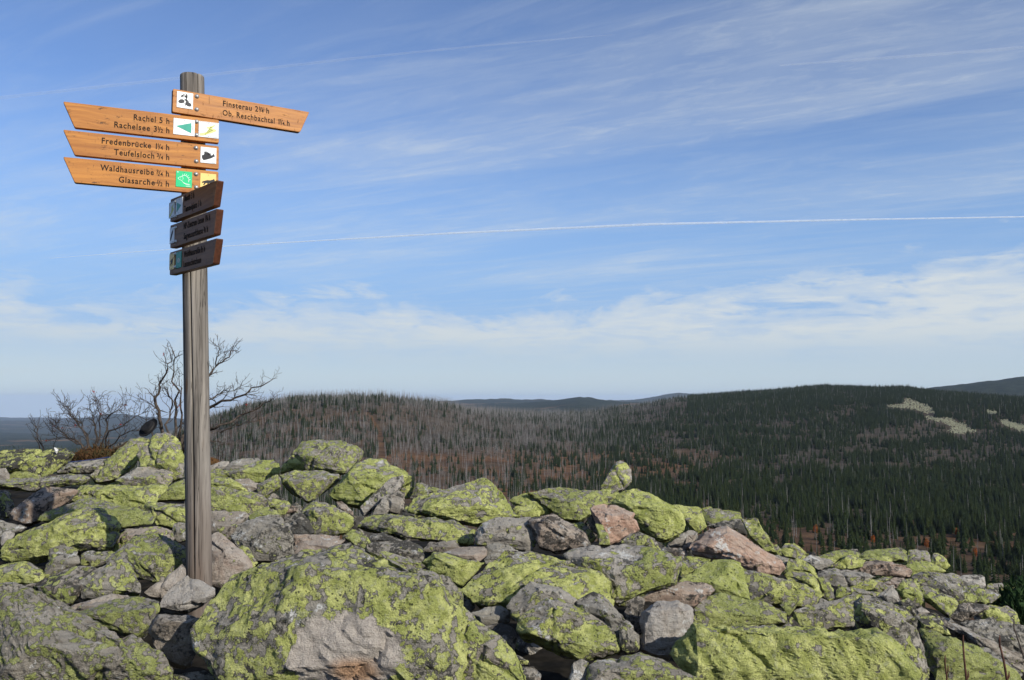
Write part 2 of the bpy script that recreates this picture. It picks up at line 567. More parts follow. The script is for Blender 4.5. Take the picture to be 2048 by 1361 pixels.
m, g, b = material('hill_ground')
co = g.n('ShaderNodeTexCoord').outputs['Object']
sp = g.n('ShaderNodeSeparateXYZ')
g.put(sp.inputs[0], co)
dist = g.vmath('LENGTH', co)
n1 = g.noise(co, 0.0065, 6, 0.6, 0.6)
n2 = g.noise(co, 0.05, 6, 0.65)
n3 = g.noise(co, 0.6, 4, 0.7)
n4 = g.noise(co, 0.0011, 6, 0.6, 0.4)
red = g.mix(g.step(n2, 0.35, 0.65), (0.090, 0.042, 0.020), (0.180, 0.095, 0.045))
tan = g.mix(g.step(n2, 0.3, 0.7), (0.032, 0.029, 0.022), (0.075, 0.062, 0.045))
clr = g.n('ShaderNodeAttribute', attribute_name='clearing').outputs['Fac']
base = g.mix(g.math('MULTIPLY', g.step(n1, 0.36, 0.60, 0.25, 1.0), clr), tan, red)
base = g.mix(g.step(n3, 0.45, 0.7), base, (0.040, 0.035, 0.022))
# beyond the near hills single trees can no longer be told apart: closed forest with clearings
n4b = g.noise(co, 0.012, 6, 0.7)
forest = g.mix(g.step(n4b, 0.35, 0.65), (0.010, 0.016, 0.011), (0.032, 0.040, 0.024))
field = g.mix(g.step(g.noise(g.mapping(co, (1, 3.2, 1)), 0.0004, 5, 0.6, 0.3), 0.60, 0.66), forest, (0.19, 0.115, 0.065))
far = g.step(dist, 2900, 3600)
base = g.mix(far, base, field)
soil = g.mix(g.step(g.noise(co, 9, 5, 0.6), 0.35, 0.7), (0.010, 0.009, 0.007), (0.028, 0.024, 0.019))
base = g.mix(g.step(dist, 14, 30), soil, base)
g.put(b.inputs['Base Color'], base)
b.inputs['Roughness'].default_value = 0.95
b.inputs['Specular IOR Level'].default_value = 0.05
hb = g.math('MULTIPLY', n3, 1.0)
bump(g, b, hb, 0.6, 0.5)
me.materials.append(m)

# ------------------------------------------------------------------ the boulders
TILE = {'A': (0, 850, 5.12), 'B': (0, 1100, 5.12), 'C': (400, 850, 5.12), 'D': (800, 930, 5.12), 'E': (900, 1100, 5.12),
        'F': (1200, 900, 5.12), 'G': (1250, 1100, 5.12), 'H': (1648, 1060, 5.12), 'I': (1648, 1161, 5.12),
        'J': (1500, 1050, 6.807), 'K': (0, 850, 2.663), 'L': (380, 1080, 3.531), 'M': (700, 880, 5.04)}
_ico = {}


def ico(level):
    if level not in _ico:
        bm = bmesh.new()
        bmesh.ops.create_icosphere(bm, subdivisions=level, radius=1.0)
        V = np.array([v.co[:] for v in bm.verts])
        T = np.array([[v.index for v in f.verts] for f in bm.faces], np.int32)
        bm.free()
        _ico[level] = (V / np.linalg.norm(V, axis=1)[:, None], T)
    return _ico[level]


def split_long(V, T, L_):
    """halve every edge longer than L_ until none is left; neighbouring triangles stay joined"""
    for _ in range(12):
        E = np.concatenate([T[:, [0, 1]], T[:, [1, 2]], T[:, [2, 0]]])
        Es = np.sort(E, 1)
        key = Es[:, 0] * (len(V) + 1) + Es[:, 1]
        uk, inv = np.unique(key, return_inverse=True)
        a_, b_ = uk // (len(V) + 1), uk % (len(V) + 1)
        ln = np.linalg.norm(V[a_] - V[b_], axis=1)
        flag = ln > L_
        if not flag.any():
            break
        mid_id = np.full(len(uk), -1, np.int64)
        mid_id[flag] = len(V) + np.arange(flag.sum())
        V = np.vstack([V, 0.5 * (V[a_[flag]] + V[b_[flag]])])
        n = len(T)
        M = np.stack([mid_id[inv[:n]], mid_id[inv[n:2 * n]], mid_id[inv[2 * n:]]], 1)
        cnt = (M >= 0).sum(1)
        out = [T[cnt == 0]]
        # three halved edges: four triangles
        t, m_ = T[cnt == 3], M[cnt == 3]
        if len(t):
            out += [np.stack([t[:, 0], m_[:, 0], m_[:, 2]], 1), np.stack([m_[:, 0], t[:, 1], m_[:, 1]], 1), np.stack([m_[:, 2], m_[:, 1], t[:, 2]], 1), m_.copy()]
        for r in range(3):
            # one halved edge, turned so that it comes first
            k = (cnt == 1) & (M[:, r] >= 0)
            if k.any():
                p, q, o_, mm = T[k, r], T[k, (r + 1) % 3], T[k, (r + 2) % 3], M[k, r]
                out += [np.stack([p, mm, o_], 1), np.stack([mm, q, o_], 1)]
            # two halved edges, turned so that the whole one comes last
            k = (cnt == 2) & (M[:, (r + 2) % 3] < 0)
            if k.any():
                p, q, o_ = T[k, r], T[k, (r + 1) % 3], T[k, (r + 2) % 3]
                m1, m2 = M[k, r], M[k, (r + 1) % 3]
                out += [np.stack([m1, q, m2], 1), np.stack([p, m1, m2], 1), np.stack([p, m2, o_], 1)]
        T = np.concatenate(out)
        if len(T) > 60000:
            break
    return V, T


def rock_shape(P, level, rs, power=40.0, rough=1.0, chips=4):
    """angular boulder: the broken-off hull of the points P, edges worn a little, faces roughened; returns centre, vertices, triangles.
    power = how sharp the edges stay, level = fineness (4 coarse, 6 fine)"""
    P = np.asarray(P, float)
    lo, hi = P.min(0), P.max(0)
    c = 0.25 * (lo + hi) + 0.5 * P.mean(0)
    Q = P - c
    ext = np.maximum(hi - lo, 0.02)
    size = float(np.cbrt(np.prod(ext)))
    bm = bmesh.new()

    def rehull(merge):
        r = bmesh.ops.convex_hull(bm, input=bm.verts)
        bmesh.ops.delete(bm, geom=list({v for v in r['geom_interior'] if isinstance(v, bmesh.types.BMVert)}), context='VERTS')
        loose = [v for v in bm.verts if not v.link_faces]
        if loose:
            bmesh.ops.delete(bm, geom=loose, context='VERTS')
        bmesh.ops.dissolve_limit(bm, angle_limit=math.radians(merge), verts=bm.verts, edges=bm.edges)

    for q in Q:
        bm.verts.new(q)
    rehull(14)
    # fracture planes knock corners off
    for _ in range(chips):
        v = rs.normal(size=3)
        v /= np.linalg.norm(v)
        n_ = v / ext
        n_ /= np.linalg.norm(n_)
        co = np.array([w_.co[:] for w_ in bm.verts])
        if len(co) < 8:
            break
        s_ = (co @ n_).max()
        bmesh.ops.bisect_plane(bm, geom=list(bm.verts) + list(bm.edges) + list(bm.faces), plane_co=Vector(n_ * s_ * rs.uniform(0.86, 0.97)), plane_no=Vector(n_), clear_outer=True)
        bmesh.ops.delete(bm, geom=list(bm.faces), context='FACES_ONLY')
        bmesh.ops.delete(bm, geom=list(bm.edges), context='EDGES_FACES')
        rehull(10)
    rehull(16)
    worn = size * 0.55 / max(power, 8.0)
    bmesh.ops.bevel(bm, geom=list(bm.edges), offset=worn, offset_type='OFFSET', segments=2, profile=0.6, affect='EDGES', clamp_overlap=True)
    bmesh.ops.triangulate(bm, faces=list(bm.faces))
    Lm = size / {3: 7.0, 4: 12.5, 5: 20.5, 6: 34.0}[level]
    bmesh.ops.recalc_face_normals(bm, faces=list(bm.faces))
    bm.verts.index_update()
    V = np.array([v.co[:] for v in bm.verts])
    T = np.array([[v.index for v in f.verts] for f in bm.faces], np.int64)
    bm.free()
    V, T = split_long(V, T, Lm)
    fn = np.cross(V[T[:, 1]] - V[T[:, 0]], V[T[:, 2]] - V[T[:, 0]])
    Dn = np.zeros_like(V)
    for k in range(3):
        np.add.at(Dn, T[:, k], fn)
    Dn /= np.maximum(np.linalg.norm(Dn, axis=1), 1e-12)[:, None]
    W = V + rs.uniform(0, 200, 3)
    ax = rs.normal(size=3)
    ax[2] += 1.2
    ax /= np.linalg.norm(ax)
    bed = (W @ ax)[:, None] * ax[None, :]
    big_ = fbm(W * (1.7 / size), 3)
    med = fbm(W * 9.0, 4, 0.58)
    strat = fbm(bed * 24.0 + W * 2.0, 3, 0.6)
    small_ = min(1, size * 2.2)
    disp = size * 0.022 * big_ + 0.011 * rough * med * small_ + 0.007 * rough * strat * small_
    q_ = fbm(bed * (2.6 / size) + W * (1.5 / size) + 3.0, 3, 0.5) * 3.2
    fr = q_ - np.floor(q_)
    disp += size * 0.014 * (np.floor(q_) + np.clip((fr - 0.44) / 0.12, 0, 1) - q_ * 0.7)
    # cracks: narrow grooves
    for _ in range(2):
        v = rs.normal(size=3)
        v /= np.linalg.norm(v)
        s_ = V @ v + 0.05 * size * fbm(W * (4.0 / size), 2) - rs.uniform(-0.25, 0.25) * size
        disp -= 0.024 * small_ * np.exp(-(s_ / (0.010 + 0.004 * size)) ** 2) * (fbm(W * (1.7 / size) + 5, 2) > -0.05)
    return c, V + Dn * disp[:, None], T


SKY_NAME = {}
SKY_ROCK = np.full(2100, 1361.0)       # upper outline of the boulder field per pixel column (for choosing trees in view)
ROCKS = []
NTRI = [0]
_rid = [0]


def rock(tile, outline, ridge, look, label, foot=None, power=60.0, thick=1.0, level=None, mat=None, name='boulder', tops=0.75, rough=1.0, chips=4, group=None):
    ox, oy, s = TILE[tile]
    pts = [tuple(float(q) for q in p.split(',')) for p in outline.split()]
    pts = [(ox + x / s, oy + y / s) for x, y in pts]
    rid = []
    for p in ridge.split():
        q = [float(v) for v in p.split(',')]
        rid.append((ox + q[0] / s, oy + q[1] / s, q[2] if len(q) > 2 else 0.08))
    xs, ys = [p[0] for p in pts], [p[1] for p in pts]
    x0, x1, y0, y1 = min(xs), max(xs), min(ys), max(ys)
    d0 = scree_depth(0.5 * (x0 + x1), foot if foot else y1)
    Wm, Hm = (x1 - x0) / F * d0, (y1 - y0) / F * d0
    Dm = thick * (0.55 * math.sqrt(Wm * Hm) + 0.14 * Wm)
    if not rid:
        cx_, cy_ = 0.5 * (x0 + x1), y0 + 0.52 * (y1 - y0)
        rid = [(cx_ - 0.22 * (x1 - x0), cy_, 0.08), (cx_ + 0.2 * (x1 - x0), cy_ + 0.05 * (y1 - y0), 0.05)]
    P = []
    for (x, y) in pts:
        t = (y1 - y) / (y1 - y0)
        d = d0 + tops * Dm * t ** 1.2 + 0.12 * Dm * (1 - t)
        P.append(at(x, y, d))
    for (x, y, k) in rid:
        P.append(at(x, y, d0 + k * Dm))
    cxm, cym = sum(xs) / len(xs), sum(ys) / len(ys)
    for (x, y) in pts:
        t = (y1 - y) / (y1 - y0)
        x_, y_ = x + (cxm - x) * 0.14, y + (cym - y) * 0.10 + 0.12 * (y1 - y0)
        P.append(at(x_, y_, d0 + Dm * (0.62 + 0.55 * t)))
    for k in range(max(0, int(x0)), min(2099, int(x1)) + 1):
        # upper outline of the convex polygon at this column
        best = None
        for (ax_, ay_), (bx_, by_) in zip(pts, pts[1:] + pts[:1]):
            if min(ax_, bx_) <= k <= max(ax_, bx_) and abs(bx_ - ax_) > 1e-6:
                yy = ay_ + (by_ - ay_) * (k - ax_) / (bx_ - ax_)
                best = yy if best is None else min(best, yy)
        if best is not None:
            if best < SKY_ROCK[k]:
                SKY_ROCK[k], SKY_NAME[k] = best, label
    wpx = max(x1 - x0, y1 - y0)
    if level is None:
        level = 6 if wpx > 330 else (5 if wpx > 95 else 4)
    _rid[0] += 1
    rs = np.random.RandomState(100 + _rid[0])
    c, V, T = rock_shape(P, level, rs, power, rough, chips)
    # bring the silhouette to the size and place of the stone it stands for
    for _ in range(2):
        X_, Y_p = project(V + c)
        fx = min(1.35, max(0.85, (x1 - x0) / (X_.max() - X_.min())))
        fz = min(1.35, max(0.85, (y1 - y0) / (Y_p.max() - Y_p.min())))
        V = V * np.array([fx, math.sqrt(fx * fz), fz])
        X_, Y_p = project(V + c)
        dm_ = c[1]
        c = c + np.array([(0.5 * (x0 + x1) - 0.5 * (X_.max() + X_.min())) / F * dm_, 0, -(0.5 * (y0 + y1) - 0.5 * (Y_p.max() + Y_p.min())) / F * dm_])
    me = tri_mesh(name, V, T)
    me.set_sharp_from_angle(angle=math.radians(38))
    me.materials.append(mat or M_ROCK)
    o = bpy.data.objects.new(name, me)
    o.location = tuple(c)
    link(o)
    li, pi_, da, pa = look
    o['seed'] = float(_rid[0] % 37) + 0.37
    o['lichen'], o['pink'], o['dark'], o['pale'] = float(li), float(pi_), float(da), float(pa)
    tag(o, label, 'boulder' if name == 'boulder' else 'stone', group)
    ROCKS.append((o, c, V))
    NTRI[0] += len(T)
    return o


G_ = (0.50, 0, 0.4, 0)       # typical lichened grey
Y_ = (0.64, 0, 0.35, 0)      # heavily lichened
N_ = (0.22, 0, 0.25, 0)      # mostly bare grey
D_ = (0.30, 0, 0.75, 0)      # dark crust
SPK = (0.56, 0, 0.9, 0)      # lichen with black speckle

# --- left skyline and left slope
rock('A', '-80,300 40,268 200,260 350,248 560,236 690,243 768,290 700,390 560,488 430,548 300,520 -80,480', '400,412,.10 745,300,.16 60,440,.04', SPK, 'large flat boulder speckled black and yellow at the left end of the skyline', foot=985)
rock('A', '90,520 130,488 220,438 300,428 390,440 428,540 300,582 180,592 98,572', '', (0.75, 0, 0.1, 0), 'small bright yellow-green boulder tucked under the black-speckled flat boulder', foot=985)
rock('A', '-60,440 60,440 104,520 104,600 -60,600', '', (0.1, 0.1, 0.1, 0.3), 'pale grey stone cut by the left edge below the speckled flat boulder', foot=988)
rock('A', '-80,590 100,578 300,568 450,540 600,508 760,498 900,540 925,592 850,615 640,605 430,655 330,695 200,690 100,678 -80,650', '450,590,.1 700,570,.1 -20,620,.05', G_, 'long low grey slab lying across the left slope below the skyline', foot=1012)
rock('A', '-80,665 60,665 112,700 152,860 104,955 60,965 -80,940', '40,720,.1', (0.42, 0, 0.6, 0), 'dark boulder at the left edge beside a black hollow', foot=1042)
rock('A', '102,935 200,820 330,700 440,648 560,635 700,655 805,690 740,770 620,850 460,920 380,1005 262,1048 130,985', '380,892,.08 230,850,.06 690,680,.3', (0.05, 0.45, 0.45, 0), 'reddish brown boulder with a shaded dark underside on the left slope', foot=1060, power=48)
rock('A', '-80,930 60,965 200,1015 275,1050 210,1105 120,1130 -80,1220', '', N_, 'smooth grey slab at the left edge below the dark boulder', foot=1075)
rock('A', '5,1205 38,1100 105,1083 152,1110 142,1155 85,1190 20,1245', '', (0.05, 0.1, 0, 0.7), 'small whitish stone standing near the left edge', foot=1100, name='stone')
rock('A', '640,800 820,640 960,618 1250,606 1500,615 1725,640 1600,770 1540,905 1300,850 950,790', '900,700,.25 1350,700,.2', Y_, 'broad yellow-lichened slab lying above the reddish brown boulder', foot=1050)
rock('A', '380,1000 450,920 640,838 800,770 950,735 1300,812 1540,900 1585,970 1565,1040 1300,1080 600,1050', '900,860,.2 1300,900,.2', Y_, 'wide sloping lichen slab between the reddish brown boulder and the signpost', foot=1075)
rock('A', '0,1280 130,1150 380,1008 560,918 700,868 870,856 990,848 1080,880 1180,1000 1245,1065 1150,1290 1000,1310 800,1320 500,1420 200,1450 0,1400', '990,860,.5 1050,1050,.16 790,1240,.02 480,1050,.12', Y_, 'big lichen boulder with a dark undercut right side on the left slope', foot=1120, level=6)
rock('A', '1220,325 1340,152 1430,120 1520,148 1545,230 1400,360 1325,485 1200,585 1000,625 918,608 925,560 1000,440 1100,380', '1300,250,.3 1150,480,.1', (0.60, 0, 0.15, 0.1), 'long pale green boulder sloping down from the skyline left of the hat', foot=1000)
rock('A', '1395,300 1500,150 1590,88 1690,76 1800,113 1862,170 1890,300 1890,560 1760,605 1640,470 1430,440', '1700,250,.12 1640,420,.02 1820,400,.0', (0.54, 0, 0.2, 0.25), 'tall rounded boulder just left of the signpost with the hat on its shoulder', foot=1010, power=33)
rock('A', '1170,605 1300,498 1420,436 1600,428 1775,500 1765,595 1700,655 1500,648 1250,630', '', (0.4, 0.1, 0.1, 0.1), 'smooth grey slab at the foot of the tall rounded boulder', foot=1015)
rock('A', '1565,775 1640,715 1760,615 1880,555 1980,560 1985,780 1800,795 1600,795', '', (0.66, 0, 0.95, 0), 'wedge-shaped boulder with coarse black spots touching the left of the signpost', foot=1030)
rock('A', '1468,830 1500,788 1600,785 1760,825 1900,800 1985,830 1980,1000 1810,1015 1780,1065 1600,1025 1560,940 1490,890', '1560,850,.1 1800,900,.05', (0.58, 0, 0.4, 0), 'cracked lichen boulder left of the signpost below the black-spotted wedge', foot=1065)
rock('A', '1755,1090 1790,1020 1860,998 1930,1010 1940,1180 1830,1215 1768,1160', '', (0.35, 0, 0.3, 0.1), 'small round grey stone against the left side of the signpost', foot=1092, name='stone', power=21)
rock('A', '1138,1295 1200,1160 1290,1080 1450,1042 1620,1036 1765,1080 1790,1160 1700,1240 1400,1290 1160,1320', '1300,1150,.2', (0.48, 0.3, 0.1, 0.1), 'tan and green boulder beside the undercut lichen boulder', foot=1105)
rock('A', '560,490 700,388 900,398 1110,368 1225,328 1180,420 950,500 760,520 600,520', '', (0.4, 0, 0.3, 0.1), 'flat low slab behind the left slope under the blue cord', foot=960, thick=1.4)
rock('A', '690,395 740,328 840,288 900,298 970,345 1110,372 1110,410 900,415 760,440', '', (0.15, 0, 0.2, 0.4), 'low pale stone on the skyline between speckled boulder and shrub', foot=945, name='stone')
rock('A', '1090,395 1130,345 1190,332 1240,340 1230,390 1140,415', '', (0.2, 0, 0.2, 0.4), 'small pale stone at the foot of the brown heather clump', foot=945, name='stone')
rock('A', '1170,240 1210,190 1300,170 1340,200 1310,270 1200,280', '', (0.2, 0, 0.7, 0), 'small dark stone behind the long pale green boulder', foot=935, name='stone')

# --- left foreground
PATCH_L = None
rock('B', '-140,330 0,338 150,368 330,448 500,538 640,618 850,728 1000,828 1200,838 1400,898 1550,998 1680,1108 1765,1280 1780,1500 -140,1500', '200,640,.55 700,900,.28 1200,1000,.2 350,1050,.05 1350,1250,.02', (0.50, 0.05, 0.12, 0.05), 'huge smooth foreground slab filling the bottom left corner', foot=1400, level=6, power=30, tops=0.9)
rock('B', '-80,180 100,138 250,113 340,128 432,190 465,270 400,370 230,375 0,350 -80,350', '', Y_, 'rounded lichen boulder at the left edge above the huge foreground slab', foot=1175)
rock('B', '455,195 500,5 640,-45 790,-5 825,150 700,215 560,290 440,315', '', (0.4, 0, 0.4, 0.1), 'upright grey-green block beside the dark hollow on the left slope', foot=1155)
rock('B', '240,390 450,305 640,218 830,160 960,185 1025,230 860,330 805,480 745,585 640,625 480,535', '', (0.30, 0.1, 0.6, 0), 'dark leaning slab between the huge foreground slab and the pointed boulder', foot=1205)
rock('B', '825,160 828,60 880,13 1000,8 1150,18 1205,50 1050,160 940,195', '', (0.5, 0, 0.3, 0.1), 'small lichen stone behind the pointed boulder', foot=1140, name='stone')
rock('B', '1080,140 1180,30 1335,0 1400,-150 1560,-172 1720,-130 1900,10 1960,40 1950,150 1780,215 1620,370 1500,330 1250,120', '1240,50,.16 1740,70,.10 1560,200,.04', (0.5, 0, 0.35, 0.15), 'large boulder with white and green front left of the signpost foot', foot=1170)
rock('B', '798,360 920,248 1100,138 1222,66 1300,108 1335,200 1435,380 1445,480 1300,520 1100,520 830,550 803,480', '912,425,.04 1232,100,.55 1320,450,.02 830,400,.2', (0.46, 0, 0.15, 0.15), 'pointed pyramid boulder left of the signpost', foot=1205, power=57)
rock('B', '655,645 760,568 900,508 1150,448 1322,468 1345,522 1250,590 1100,625 960,670 800,700 700,695', '', (0.22, 0.25, 0.2, 0.1), 'flat brownish stone lying in front of the pyramid boulder', foot=1240, thick=1.2)
rock('B', '690,690 850,640 1100,608 1300,558 1345,480 1480,478 1640,538 1640,640 1590,680 1540,760 1500,930 1300,900 1100,860 950,820 800,745', '980,680,.12 1560,620,.12', (0.52, 0, 0.2, 0.2), 'lichened block under the flat brownish stone', foot=1285)
rock('B', '1475,455 1600,338 1760,228 1870,146 1905,200 1890,370 1650,525 1520,492', '1620,420,.1', (0.05, 0.25, 0.2, 0.4), 'bare grey stone leaning against the left of the signpost foot', foot=1192, name='stone', power=52)
rock('K', '852,965 895,890 985,802 1060,826 1143,880 1148,915 1090,965 1000,1003 900,1010 853,992', '930,975,.05 990,830,.6 1100,930,.05', (0.0, 0.12, 0.05, 0.85), 'whitish triangular stone lying right in front of the signpost foot', foot=1232, name='stone', power=57)
rock('B', '1515,835 1555,740 1620,675 1800,655 2055,675 2080,780 1960,920 1960,1180 1885,1230 1760,1190 1680,1085 1560,1005', '1640,720,.1 1900,760,.05', (0.2, 0.2, 0.35, 0.1), 'dark squarish boulder directly under the whitish triangular stone', foot=1345)
rock('B', '1740,1275 1900,1248 2100,1235 2220,1290 2240,1420 1740,1420', '', (0.3, 0, 0.5, 0), 'low dark stone at the bottom edge below the dark squarish boulder', foot=1375, name='stone')
rock('K', '1080,585 1160,570 1260,638 1332,720 1348,772 1240,840 1150,890 1080,800', '1200,690,.12', (0.14, 0.5, 0.05, 0.55), 'pinkish boulder right behind the signpost foot', foot=1158)
rock('K', '1262,682 1290,642 1322,658 1374,740 1352,768 1300,722', '', (0.62, 0, 0.1, 0), 'small yellow-green fin of rock beside the pinkish boulder', foot=1150, name='stone', power=57)

# --- the big foreground boulder
BIG = '0,690 60,580 130,480 240,350 300,270 480,180 700,108 900,58 1100,18 1210,80 1500,178 1700,228 1855,288 1935,400 1965,520 1985,650 1965,800 1920,960 1900,1150 240,1150 150,980 120,890 20,815'
big_boulder = rock('L', BIG, '860,228,.22 1690,322,.20 430,430,.24 560,640,.08 1050,500,.10 1700,950,.02 700,1000,.0 1150,1000,.0', (0.56, 0.0, 0.42, 0.22), 'biggest foreground boulder with a fresh pale pink break on its front', foot=1420, level=6, power=36, tops=0.8, thick=0.9)

_o, _c, _V = ROCKS[-1]
_X, _Y2 = project(_V + _c)
_near = (np.abs(_X - 690) < 8) & (np.abs(_Y2 - 1306) < 8) & (_V[:, 1] < 0)
_pc = _V[_near].mean(0) if _near.any() else np.array([0.03, -0.2, -0.15])
_o.data.materials.clear()
_o.data.materials.append(rock_material('lichen_rock_with_fresh_break', patch=(tuple(_pc), (0.19, 0.40, 0.115))))

# --- stacked blocks right of the signpost
rock('C', '950,300 1010,190 1040,166 1300,150 1430,155 1675,262 1635,350 1490,490 1390,540 1100,480 1040,420', '1325,395,.02 1485,215,.34 1120,330,.10', (0.52, 0, 0.35, 0.3), 'top block of the stack with a white-flecked right face on the skyline', foot=1000, power=57)
rock('C', '818,505 880,378 980,278 1085,308 1115,380 1095,470 950,480', '', (0.72, 0, 0.95, 0), 'small black-dotted lichen block at the left of the top block', foot=985)
rock('C', '815,520 930,468 1250,462 1430,520 1435,572 1250,700 1110,808 1000,750 880,650 818,605', '890,590,.05 1390,525,.10 1080,560,.06', (0.55, 0, 0.3, 0.2), 'wedge block under the top block of the stack', foot=1012, power=52)
rock('C', '1325,735 1480,535 1600,398 1700,338 1845,342 1990,418 2110,480 2170,570 2000,650 1830,720 1650,875 1580,845 1540,790 1360,780', '1500,540,.06 1780,700,.03 1650,800,.02 2000,520,.12', (0.60, 0, 0.25, 0.2), 'large round-shouldered boulder leaning against the right of the stack', foot=1025, power=42)
rock('C', '1635,890 1830,685 1980,535 2085,515 2095,595 1960,700 1830,810 1680,940', '', (0.25, 0.05, 0.3, 0.5), 'thin pale plate of rock leaning on the round-shouldered boulder', foot=1035, thick=0.5, power=61)
rock('C', '1770,940 1830,825 1920,715 1955,880 1905,925', '', (0.3, 0, 0.2, 0.5), 'pale triangular stone under the leaning plate', foot=1040, name='stone')
rock('C', '1915,745 1960,688 2040,675 2105,700 2090,870 2040,925 1945,895', '', (0.15, 0.1, 0.5, 0.1), 'small dark brown stone between leaning plate and anvil boulder', foot=1040, name='stone')
rock('C', '1025,890 1140,776 1380,838 1560,960 1585,1035 1520,1118 1390,1120 1380,1160 1180,1150 1150,1000', '1400,880,.12 1380,1080,.02 1180,900,.12', (0.55, 0, 0.35, 0.25), 'tilted block with a pale spotted right face below the stack', foot=1085, power=52)
rock('C', '1395,800 1440,778 1565,900 1575,960 1420,890', '', (0.05, 0.4, 0.5, 0.1), 'brown splinter of rock wedged behind the tilted block', foot=1050, name='stone')
rock('C', '850,945 960,896 1050,896 1110,945 1178,1000 1178,1118 1050,1138 955,1120 930,1000', '1000,1000,.05', (0.12, 0, 0.95, 0.2), 'blackish rounded stone between the striped grey boulder and the tilted block', foot=1085, name='stone')
rock('C', '695,772 760,752 900,786 935,820 870,920 815,925 705,845', '', Y_, 'small yellow-green stone in the gap left of the stack', foot=1045, name='stone')
rock('C', '825,925 930,822 1005,850 995,895 880,915', '', (0.08, 0.5, 0.5, 0), 'small reddish stone in the gap left of the stack', foot=1040, name='stone')
rock('C', '310,1155 400,1008 560,938 800,916 905,980 955,1050 970,1330 920,1430 500,1430 480,1250 390,1215', '560,1180,.12 900,1050,.15 750,1000,.3', (0.26, 0.0, 0.35, 0.25), 'big grey striped boulder right of the signpost', foot=1130, level=6, power=42)
rock('C', '495,935 600,858 680,836 785,868 838,935 680,990 520,1000', '', Y_, 'small bright lichen stone on top of the grey striped boulder', foot=1070, name='stone')
rock('C', '40,885 350,876 460,896 505,940 410,1030 325,1060 305,1190 220,1145 40,1100', '', (0.3, 0.15, 0.2, 0.1), 'smooth grey slab right of the signpost at mid height', foot=1095)
rock('C', '40,650 200,625 330,646 470,706 600,716 695,770 650,840 500,945 380,910 40,900', '360,880,.05 250,700,.2 560,800,.1', (0.55, 0.1, 0.2, 0.05), 'lichened boulder with a bare brown end right of the signpost', foot=1052)
rock('C', '40,605 140,518 250,536 350,566 450,636 490,700 300,670 40,660', '', Y_, 'yellow lichen boulder right of the signpost below the skyline', foot=1010)
rock('C', '345,560 500,546 605,600 625,685 560,708 480,698 430,645', '', (0.25, 0.2, 0.3, 0), 'rounded brown-grey stone left of the stacked blocks', foot=1008, name='stone')
rock('C', '575,625 680,558 795,505 826,560 828,645 755,710 680,765 605,750', '', G_, 'grey-green block just left of the wedge block', foot=1015)
rock('C', '250,505 440,468 520,418 640,366 760,356 815,400 828,500 680,590 480,600 340,560', '', (0.58, 0, 0.2, 0.1), 'flat-topped lichen slab on the skyline left of the stack', foot=985, thick=1.3)
rock('C', '255,435 330,378 440,343 490,353 590,337 625,370 560,425 450,475 350,490 275,465', '', (0.35, 0, 0.3, 0.3), 'grey stone with a notch on the skyline between heather and stack', foot=965, name='stone')
rock('C', '40,505 150,448 280,468 345,512 220,560 40,575', '', Y_, 'flat yellow-green stone on the skyline right of the signpost', foot=975, name='stone')
rock('C', '60,430 140,395 230,370 300,375 300,420 200,470 60,480', '', (0.15, 0.1, 0.2, 0.4), 'small pale stone on the skyline under the rusty heather tuft', foot=958, name='stone')
rock('C', '955,1128 1180,1118 1400,1140 1485,1175 1380,1260 1200,1340 955,1350', '', (0.05, 0.45, 0.1, 0.15), 'flat pinkish brown slab between striped boulder and biggest boulder', foot=1128, thick=1.3)
rock('C', '1475,1155 1560,1068 1650,1098 1725,1160 1745,1240 1760,1320 1640,1310 1560,1235', '', (0.5, 0, 0.4, 0.1), 'mossy stone behind the top of the biggest boulder', foot=1115, name='stone')

# --- centre
rock('D', '-30,330 -20,190 60,166 138,250 112,350 20,350', '', Y_, 'small lichen boulder peeping out between round-shouldered boulder and anvil boulder', foot=1015)
rock('D', '100,360 148,240 172,184 220,182 430,258 320,350', '', (0.5, 0, 0.4, 0.1), 'small pointed rock behind the left end of the anvil boulder', foot=1020, name='stone', power=57)
rock('D', '70,490 105,350 300,285 560,228 830,130 938,138 1038,268 1135,380 1215,545 1020,590 870,620 740,640 560,575 240,515', '300,402,.10 700,405,.06 865,590,.10 920,330,.30 220,480,.1', (0.56, 0, 0.25, 0.2), 'anvil-shaped boulder with a peaked right end in the centre of the skyline', foot=1062, level=6, power=57)
rock('D', '-440,645 -350,540 -100,498 0,513 200,523 500,543 620,588 775,680 770,840 560,815 300,810 150,798 -100,750 -250,660', '-100,560,.2 0,740,.0 500,600,.12 740,820,.0', (0.62, 0, 0.4, 0), 'long thick plate covered in yellow lichen below the anvil boulder', foot=1090, power=52)
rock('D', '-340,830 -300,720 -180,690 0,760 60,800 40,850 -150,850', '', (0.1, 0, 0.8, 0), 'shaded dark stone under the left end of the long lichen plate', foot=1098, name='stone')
rock('D', '765,690 850,598 1000,536 1200,530 1338,543 1340,650 1405,780 1395,855 1350,910 1190,900 1000,850 890,830 800,830', '870,715,.06 1285,810,.02 1340,600,.4', (0.36, 0.05, 0.2, 0.3), 'block with a pale grey top and green front edge right of the long lichen plate', foot=1108, power=61)
rock('D', '1305,610 1350,558 1450,526 1560,496 1640,536 1800,646 1925,740 1960,850 1800,880 1560,920 1520,870 1400,840 1325,690', '1450,600,.1 1680,760,.02', (0.15, 0.35, 0.6, 0.05), 'brown speckled boulder right of the pale-topped block', foot=1112)
rock('D', '1155,455 1200,408 1380,412 1445,480 1425,535 1220,550', '', (0.68, 0, 0.2, 0.1), 'small rounded lichen boulder above the pale-topped block', foot=1048, power=25)
